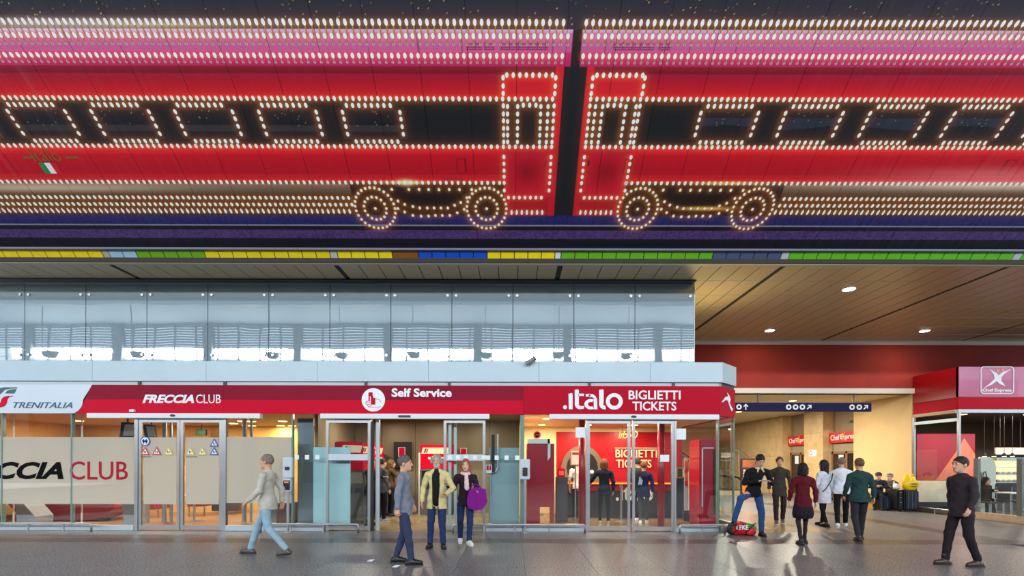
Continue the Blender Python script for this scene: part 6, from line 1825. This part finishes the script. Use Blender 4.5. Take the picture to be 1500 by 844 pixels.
    if cap is not None:
        g = SDF((-.17, -.2, -.1), (.17, .2, .2), .0085)
        g.ell((0, .012, .05), (.096, .112, .085), .01)
        if cap[0] == 'flat': g.ell((0, -.075, .035), (.08, .075, .016), .02)
        g.cut(lambda x, y, z: .02 - z)
        P, Q = g.mesh()
        if cap[0] == 'flat': sub('cap', HT(P), Q, mat('cap_dark', (34, 34, 32), .8))
        else:
            cols = [(206, 40, 40), (220, 170, 40), (60, 140, 80), (40, 80, 170), (60, 50, 60)]
            o = sub('knitted_cap', HT(P), Q, mat('cap_s0', cols[0], .9))
            for c in cols[1:]: o.data.materials.append(mat('cap_%d_%d_%d' % c, c, .9))
            cz_ = P[Q].mean(1)[:, 2]
            o.data.polygons.foreach_set('material_index', np.clip(((cz_ - .02) / .024).astype(int), 0, 4).astype(np.int32))
    return root, J

def at(px, fy):
    y = FY(fy, px)
    return (PX(px, y), y, 0)
WALK = dict(knL=(-.1, -.2, .52), anL=(-.1, -.33, .10), toL=(-.1, -.5, .06), knR=(.1, .05, .5), anR=(.1, .36, .13), toR=(.1, .22, .03), elL=(-.235, .12, 1.15), wrL=(-.24, .12, .92), elR=(.235, -.02, 1.14), wrR=(.24, -.2, .95))
def walk(f=1.0, sh=0.0):
    w_ = {}
    for k, v in WALK.items():
        w_[k] = (v[0], v[1] * f, v[2])
    w_['anL'] = (-.1, -.33 * f, .09); w_['anR'] = (.1, .36 * f, .09 + .03 * f); w_['toL'] = (-.1, -.33 * f - .16, .03); w_['toR'] = (.1, .36 * f - .15, .025)
    return w_

# 1 bearded man
man, _ = person('bearded grey-haired man in a pale yellow jacket and blue jeans, standing', at(640, 803), math.radians(-4),
    dict(anL=(-.13, .02, .09), toL=(-.15, -.15, .03), anR=(.13, -.02, .09), toR=(.19, -.17, .03), elR=(.3, .03, 1.13), wrR=(.22, -.2, 1.02), handR=(-.3, -.5, .2), elL=(-.27, .05, 1.13), wrL=(-.27, -.05, .88)),
    H=1.76, hair=(150, 146, 140), hairstyle='wild', beard=(196, 190, 182), top=(208, 196, 138), toph=.74, legs=(36, 54, 94), shoes=(22, 22, 26), inner=(26, 24, 28), fat=1.06, head_yaw=.05)
# 2 woman
wx = at(682, 797)
wom, _ = person('red-haired woman in dark coat and pale scarf, arm in arm with the bearded man', wx, math.radians(8),
    dict(anL=(-.1, .2, .1), toL=(-.1, .05, .03), anR=(.07, -.14, .09), toR=(.12, -.3, .03), knR=(.09, -.12, .5), knL=(-.1, .02, .5), elL=(-.24, .02, 1.16), wrL=(-.36, -.18, 1.22), handL=(-.6, -.2, .4), elR=(.24, .0, 1.16), wrR=(.16, -.22, 1.14), handR=(.5, -.5, -.1)),
    H=1.68, skin=SKINP, hair=(150, 84, 54), hairstyle='long', top=(44, 30, 42), topname='coat', toph=.8, legs=(34, 52, 92), shoes=(226, 226, 226), fat=.94, head_yaw=-.1)
sc_f = SDF((-.2, -.25, 1.05), (.2, .2, 1.6), .009)
for a in range(16):
    t0 = 2 * math.pi * a / 16; t1 = 2 * math.pi * (a + 1) / 16
    sc_f.cone((.07 * math.sin(t0), .01 - .075 * math.cos(t0), 1.41 - .02 * math.cos(t0)), (.07 * math.sin(t1), .01 - .075 * math.cos(t1), 1.41 - .02 * math.cos(t1)), .034, .034, .02)
sc_f.cone((.01, -.1, 1.38), (.02, -.14, 1.12), .036, .05, .02, .5); sc_f.wave(.004, 70, 2)
P_, Q_ = sc_f.mesh(); o = bpy.data.objects.new('scarf', np_mesh('scarf', P_, Q_, [cloth('scarf_pink', (224, 196, 196))])); COL.objects.link(o); o.parent = wom
pb = thing('shopping_bag', 'purple cloth bag hanging from the forearm of the red-haired woman', 'bag', (wx[0] + .24, wx[1] - .2, .74), group=None)
MB().prism([(-.16, .0), (-.19, .12), (-.15, .34), (-.02, .4), (.17, .36), (.2, .1), (.12, -.02), (-.02, -.05)], -.07, .07).build('bag_body', cloth('purple', (122, 24, 128)), pb, local=True, smooth=False)
MB().tube([(-.12, 0, .33), (-.1, 0, .42), (-.04, 0, .46), (.04, 0, .44), (.1, 0, .34)], .012, 6).build('handle', cloth('purple', (122, 24, 128)), pb, local=True)
# 3 man with phone
px0 = at(1117, 786)
ph_, _ = person('man in a black jacket with cream fleece collar looking at his phone, one foot raised', px0, 0.0,
    dict(pelvis=(-.19, .03, .94), waist=(-.17, .02, 1.07), chest=(-.13, .0, 1.29), neck=(-.1, -.02, 1.47), head=(-.1, -.09, 1.63), shL=(-.31, .0, 1.42), shR=(.09, .0, 1.42),
         hipL=(-.28, .02, .93), hipR=(-.09, .02, .93), knL=(-.56, -.2, .83), anL=(-.66, -.1, .33), toL=(-.82, -.2, .26), knR=(-.02, .0, .5), anR=(.0, .04, .1), toR=(.0, -.13, .03),
         elL=(-.4, -.02, 1.15), wrL=(-.22, -.28, 1.2), handL=(.5, -.3, .2), elR=(.2, -.02, 1.14), wrR=(.0, -.28, 1.19), handR=(-.5, -.3, .2)),
    H=1.8, hair=(24, 18, 16), top=(22, 22, 28), toph=.87, legs=(46, 76, 124), shoes=(14, 14, 16), collar=(214, 198, 160), head_pitch=-.55, head_yaw=-.1, boots=True, fat=1.0)
t = thing('mobile_phone', 'small pale mobile phone held in both hands by man in the black jacket', 'phone', (px0[0] - .12 * 1.03, px0[1] - .34, 1.25))
MB().bbox(-.035, .035, -.006, .006, -.065, .065, .004).build('phone_case', mat('phone_case', (170, 186, 200), .3), t, local=True); MB().box(-.03, .03, .006, .008, -.055, .055).build('screen', M_BLACK, t, local=True)
t.rotation_euler = (math.radians(-50), 0, .1)
# 4.. background walkers
person('man in a dark olive coat walking just behind the man with a phone', at(1142, 767), math.radians(-20), walk(.5), H=1.78, hair=(70, 56, 46), top=(58, 54, 48), toph=.72, legs=(46, 40, 38), shoes=(100, 100, 104), seed=5)
person('woman in a dark red top and black skirt with black heels, seen from behind', at(1176, 797), math.radians(172), walk(.45), H=1.62, skin=SKINP, hair=(20, 16, 18), hairstyle='bob', top=(86, 16, 28), toph=.8, legs=(44, 36, 40), legname='tights', legk=.72, skirt=(26, 24, 30), shoes=(16, 16, 22), seed=6)
wh, _ = person('woman in a long white top and black leggings, seen from behind', at(1207, 771), math.radians(200), walk(.4), H=1.7, hair=(34, 24, 24), hairstyle='long', top=(206, 210, 220), toph=.62, legs=(20, 20, 24), legk=.8, shoes=(18, 18, 20), seed=7)
o = MB().tube([(-.16, .13, 1.42), (-.04, .175, 1.2), (.14, .165, .98), (.2, .12, .9)], .014, 6).build('bag_strap', M_BLACK, wh, local=True)
person('man in a white pullover, black trousers and white trainers walking away', at(1233, 772), math.radians(150), walk(.7), H=1.76, hair=(120, 100, 84), top=(214, 222, 232), toph=.84, legs=(22, 20, 24), shoes=(228, 230, 232), seed=8, fat=1.12)
person('man in dark green quilted jacket and grey trousers walking away on the right', at(1259, 791), math.radians(165), walk(.6), H=1.72, hair=(96, 70, 52), top=(36, 62, 60), toph=.82, legs=(44, 42, 48), shoes=(36, 24, 22), seed=9, fat=1.15)
# walkers near the camera
person('walker in a pale grey jacket and light blue jeans striding left past the lounge doors', at(392, 813), math.radians(-92), walk(1.1), H=1.74, hair=(120, 108, 96), top=(186, 182, 170), toph=.8, legs=(142, 170, 186), shoes=(70, 66, 64), seed=10)
person('walker in a slate blue coat and jeans with black shoes, left of the bearded man', at(592, 826), math.radians(90), walk(.42), H=1.72, hair=(90, 84, 80), top=(120, 126, 140), toph=.8, legs=(50, 58, 88), shoes=(16, 16, 18), seed=11)
person('walker in dark clothes and brown boots striding left across the right foreground', at(1408, 829), math.radians(-88), walk(.5), H=1.72, hair=(40, 30, 28), top=(50, 42, 46), toph=.8, legs=(36, 30, 34), shoes=(64, 44, 34), boots=True, seed=12)
# inside the ticket shop
person('customer in navy jacket and black trousers behind the left ticket shop leaf', at(885, 768), math.radians(175), dict(elR=(.3, -.1, 1.2), wrR=(.34, -.3, 1.1)), H=1.72, hair=(110, 60, 34), hairstyle='bob', top=(24, 28, 44), toph=.8, legs=(20, 20, 26), legk=.85, shoes=(150, 132, 110), seed=13)
bpk, _ = person('customer in a blue jacket with a backpack behind the right ticket shop leaf', at(943, 768), math.radians(170), walk(.3), H=1.64, hair=(120, 78, 40), top=(30, 44, 84), toph=.78, legs=(70, 68, 76), legk=.8, shoes=(220, 220, 222), seed=14)
person('customer in a dark green top and black trousers, half hidden by the central door frame', (PX(934, 13.5), 13.5, 0), math.radians(185), walk(.4), H=1.74, hair=(60, 44, 36), top=(52, 70, 56), toph=.82, legs=(16, 16, 18), shoes=(216, 216, 216), seed=15)
bk = thing('backpack', 'brown and black backpack with white stripes on the back of the ticket shop customer', 'backpack', (PX(939, 12.2), FY(768, 943) - .2, .98))
blob(.15, .1, .24, (0, 0, .24), 4, mat('pack_black', (30, 22, 24), .7), 'pack_body', bk, lumps=.03)
for k in range(3):
    MB().prism([(.01 + .035 * k, .08), (.03 + .035 * k, .08), (.07 + .03 * k, .28 - .04 * k), (.05 + .03 * k, .28 - .04 * k)], -.105, -.08).build('stripe', M_LETW, bk, local=True)
person('ticket clerk in a white T-shirt standing behind the counter at left', (PX(847, 13.65), 13.65, 0), math.radians(165), dict(elL=(-.26, -.1, 1.18), wrL=(-.2, -.3, 1.1)), H=1.74, hair=(50, 36, 28), top=(226, 222, 214), toph=.9, legs=(26, 24, 28), sleeve=.6, shoes=(20, 20, 20), seed=16)
# inside the self service room
person('woman in a brown jacket and dark jeans using a ticket machine near the back wall', at(573, 756), math.radians(120), dict(elL=(-.2, -.15, 1.2), wrL=(-.15, -.4, 1.22)), H=1.7, hair=(104, 72, 44), hairstyle='bob', top=(84, 62, 42), toph=.85, legs=(28, 32, 46), shoes=(36, 34, 36), seed=17)
person('man in a grey jacket and dark trousers queuing at the ticket machines', at(560, 764), math.radians(140), dict(elR=(.25, -.1, 1.15), wrR=(.2, -.3, 1.05)), H=1.72, hair=(40, 34, 30), top=(84, 86, 96), toph=.8, legs=(24, 26, 36), shoes=(150, 156, 166), seed=18)
person('person in a black coat with a green sleeve touching the nearest ticket machine', (PX(543, 12.3), 12.3, 0), math.radians(75), dict(elL=(-.2, -.2, 1.25), wrL=(-.15, -.45, 1.28)), H=1.72, hair=(40, 34, 30), top=(28, 30, 34), toph=.8, legs=(22, 24, 30), shoes=(30, 30, 34), seed=19)
# seated pair by the kiosk
SIT = dict(pelvis=(0, .02, .53), waist=(0, .03, .66), chest=(0, .02, .88), neck=(0, -.03, 1.06), head=(0, -.08, 1.2), shL=(-.18, .0, 1.01), shR=(.18, .0, 1.01), elL=(-.25, -.12, .8), wrL=(-.04, -.25, .86), handL=(.8, -.1, .1), elR=(.25, -.12, .8), wrR=(.04, -.27, .82), handR=(-.8, -.1, .1),
           hipL=(-.09, -.02, .52), hipR=(.09, -.02, .52), knL=(-.1, -.42, .5), knR=(.1, -.42, .5), anL=(-.11, -.42, .09), anR=(.11, -.48, .09), toL=(-.11, -.6, .03), toR=(.11, -.66, .03))
person('seated man in a flat cap and dark blue jacket with crossed arms on the bench', (PX(1287, 17.2), 17.2, 0), math.radians(-38), SIT, H=1.72, hair=(60, 54, 50), top=(44, 52, 72), toph=.4, legs=(34, 34, 40), shoes=(28, 26, 28), cap=('flat',), seed=20)
person('seated woman in a striped knitted cap and taupe coat on the bench by the suitcases', (PX(1304, 17.2) + .02, 17.22, 0), math.radians(-52), SIT, H=1.66, skin=SKINP, hair=(70, 50, 40), top=(112, 98, 90), topname='coat', toph=.4, legs=(32, 30, 36), shoes=(30, 28, 32), cap=('knit',), fat=1.15, seed=21, head_yaw=-.3)
person('dark-clothed guest leaning over the cafe table behind the glass barrier', (14.6, 15.3, .0), math.radians(20), dict(SIT, chest=(0, -.12, .86), neck=(0, -.24, 1.0), head=(0, -.33, 1.1), shL=(-.18, -.14, .98), shR=(.18, -.14, .98), elL=(-.24, -.35, .8), wrL=(-.1, -.55, .82), elR=(.24, -.35, .8), wrR=(.1, -.55, .82)), H=1.72, hair=(24, 18, 18), hairstyle='bob', top=(26, 24, 30), toph=.4, legs=(30, 28, 34), shoes=(24, 22, 24), seed=22)
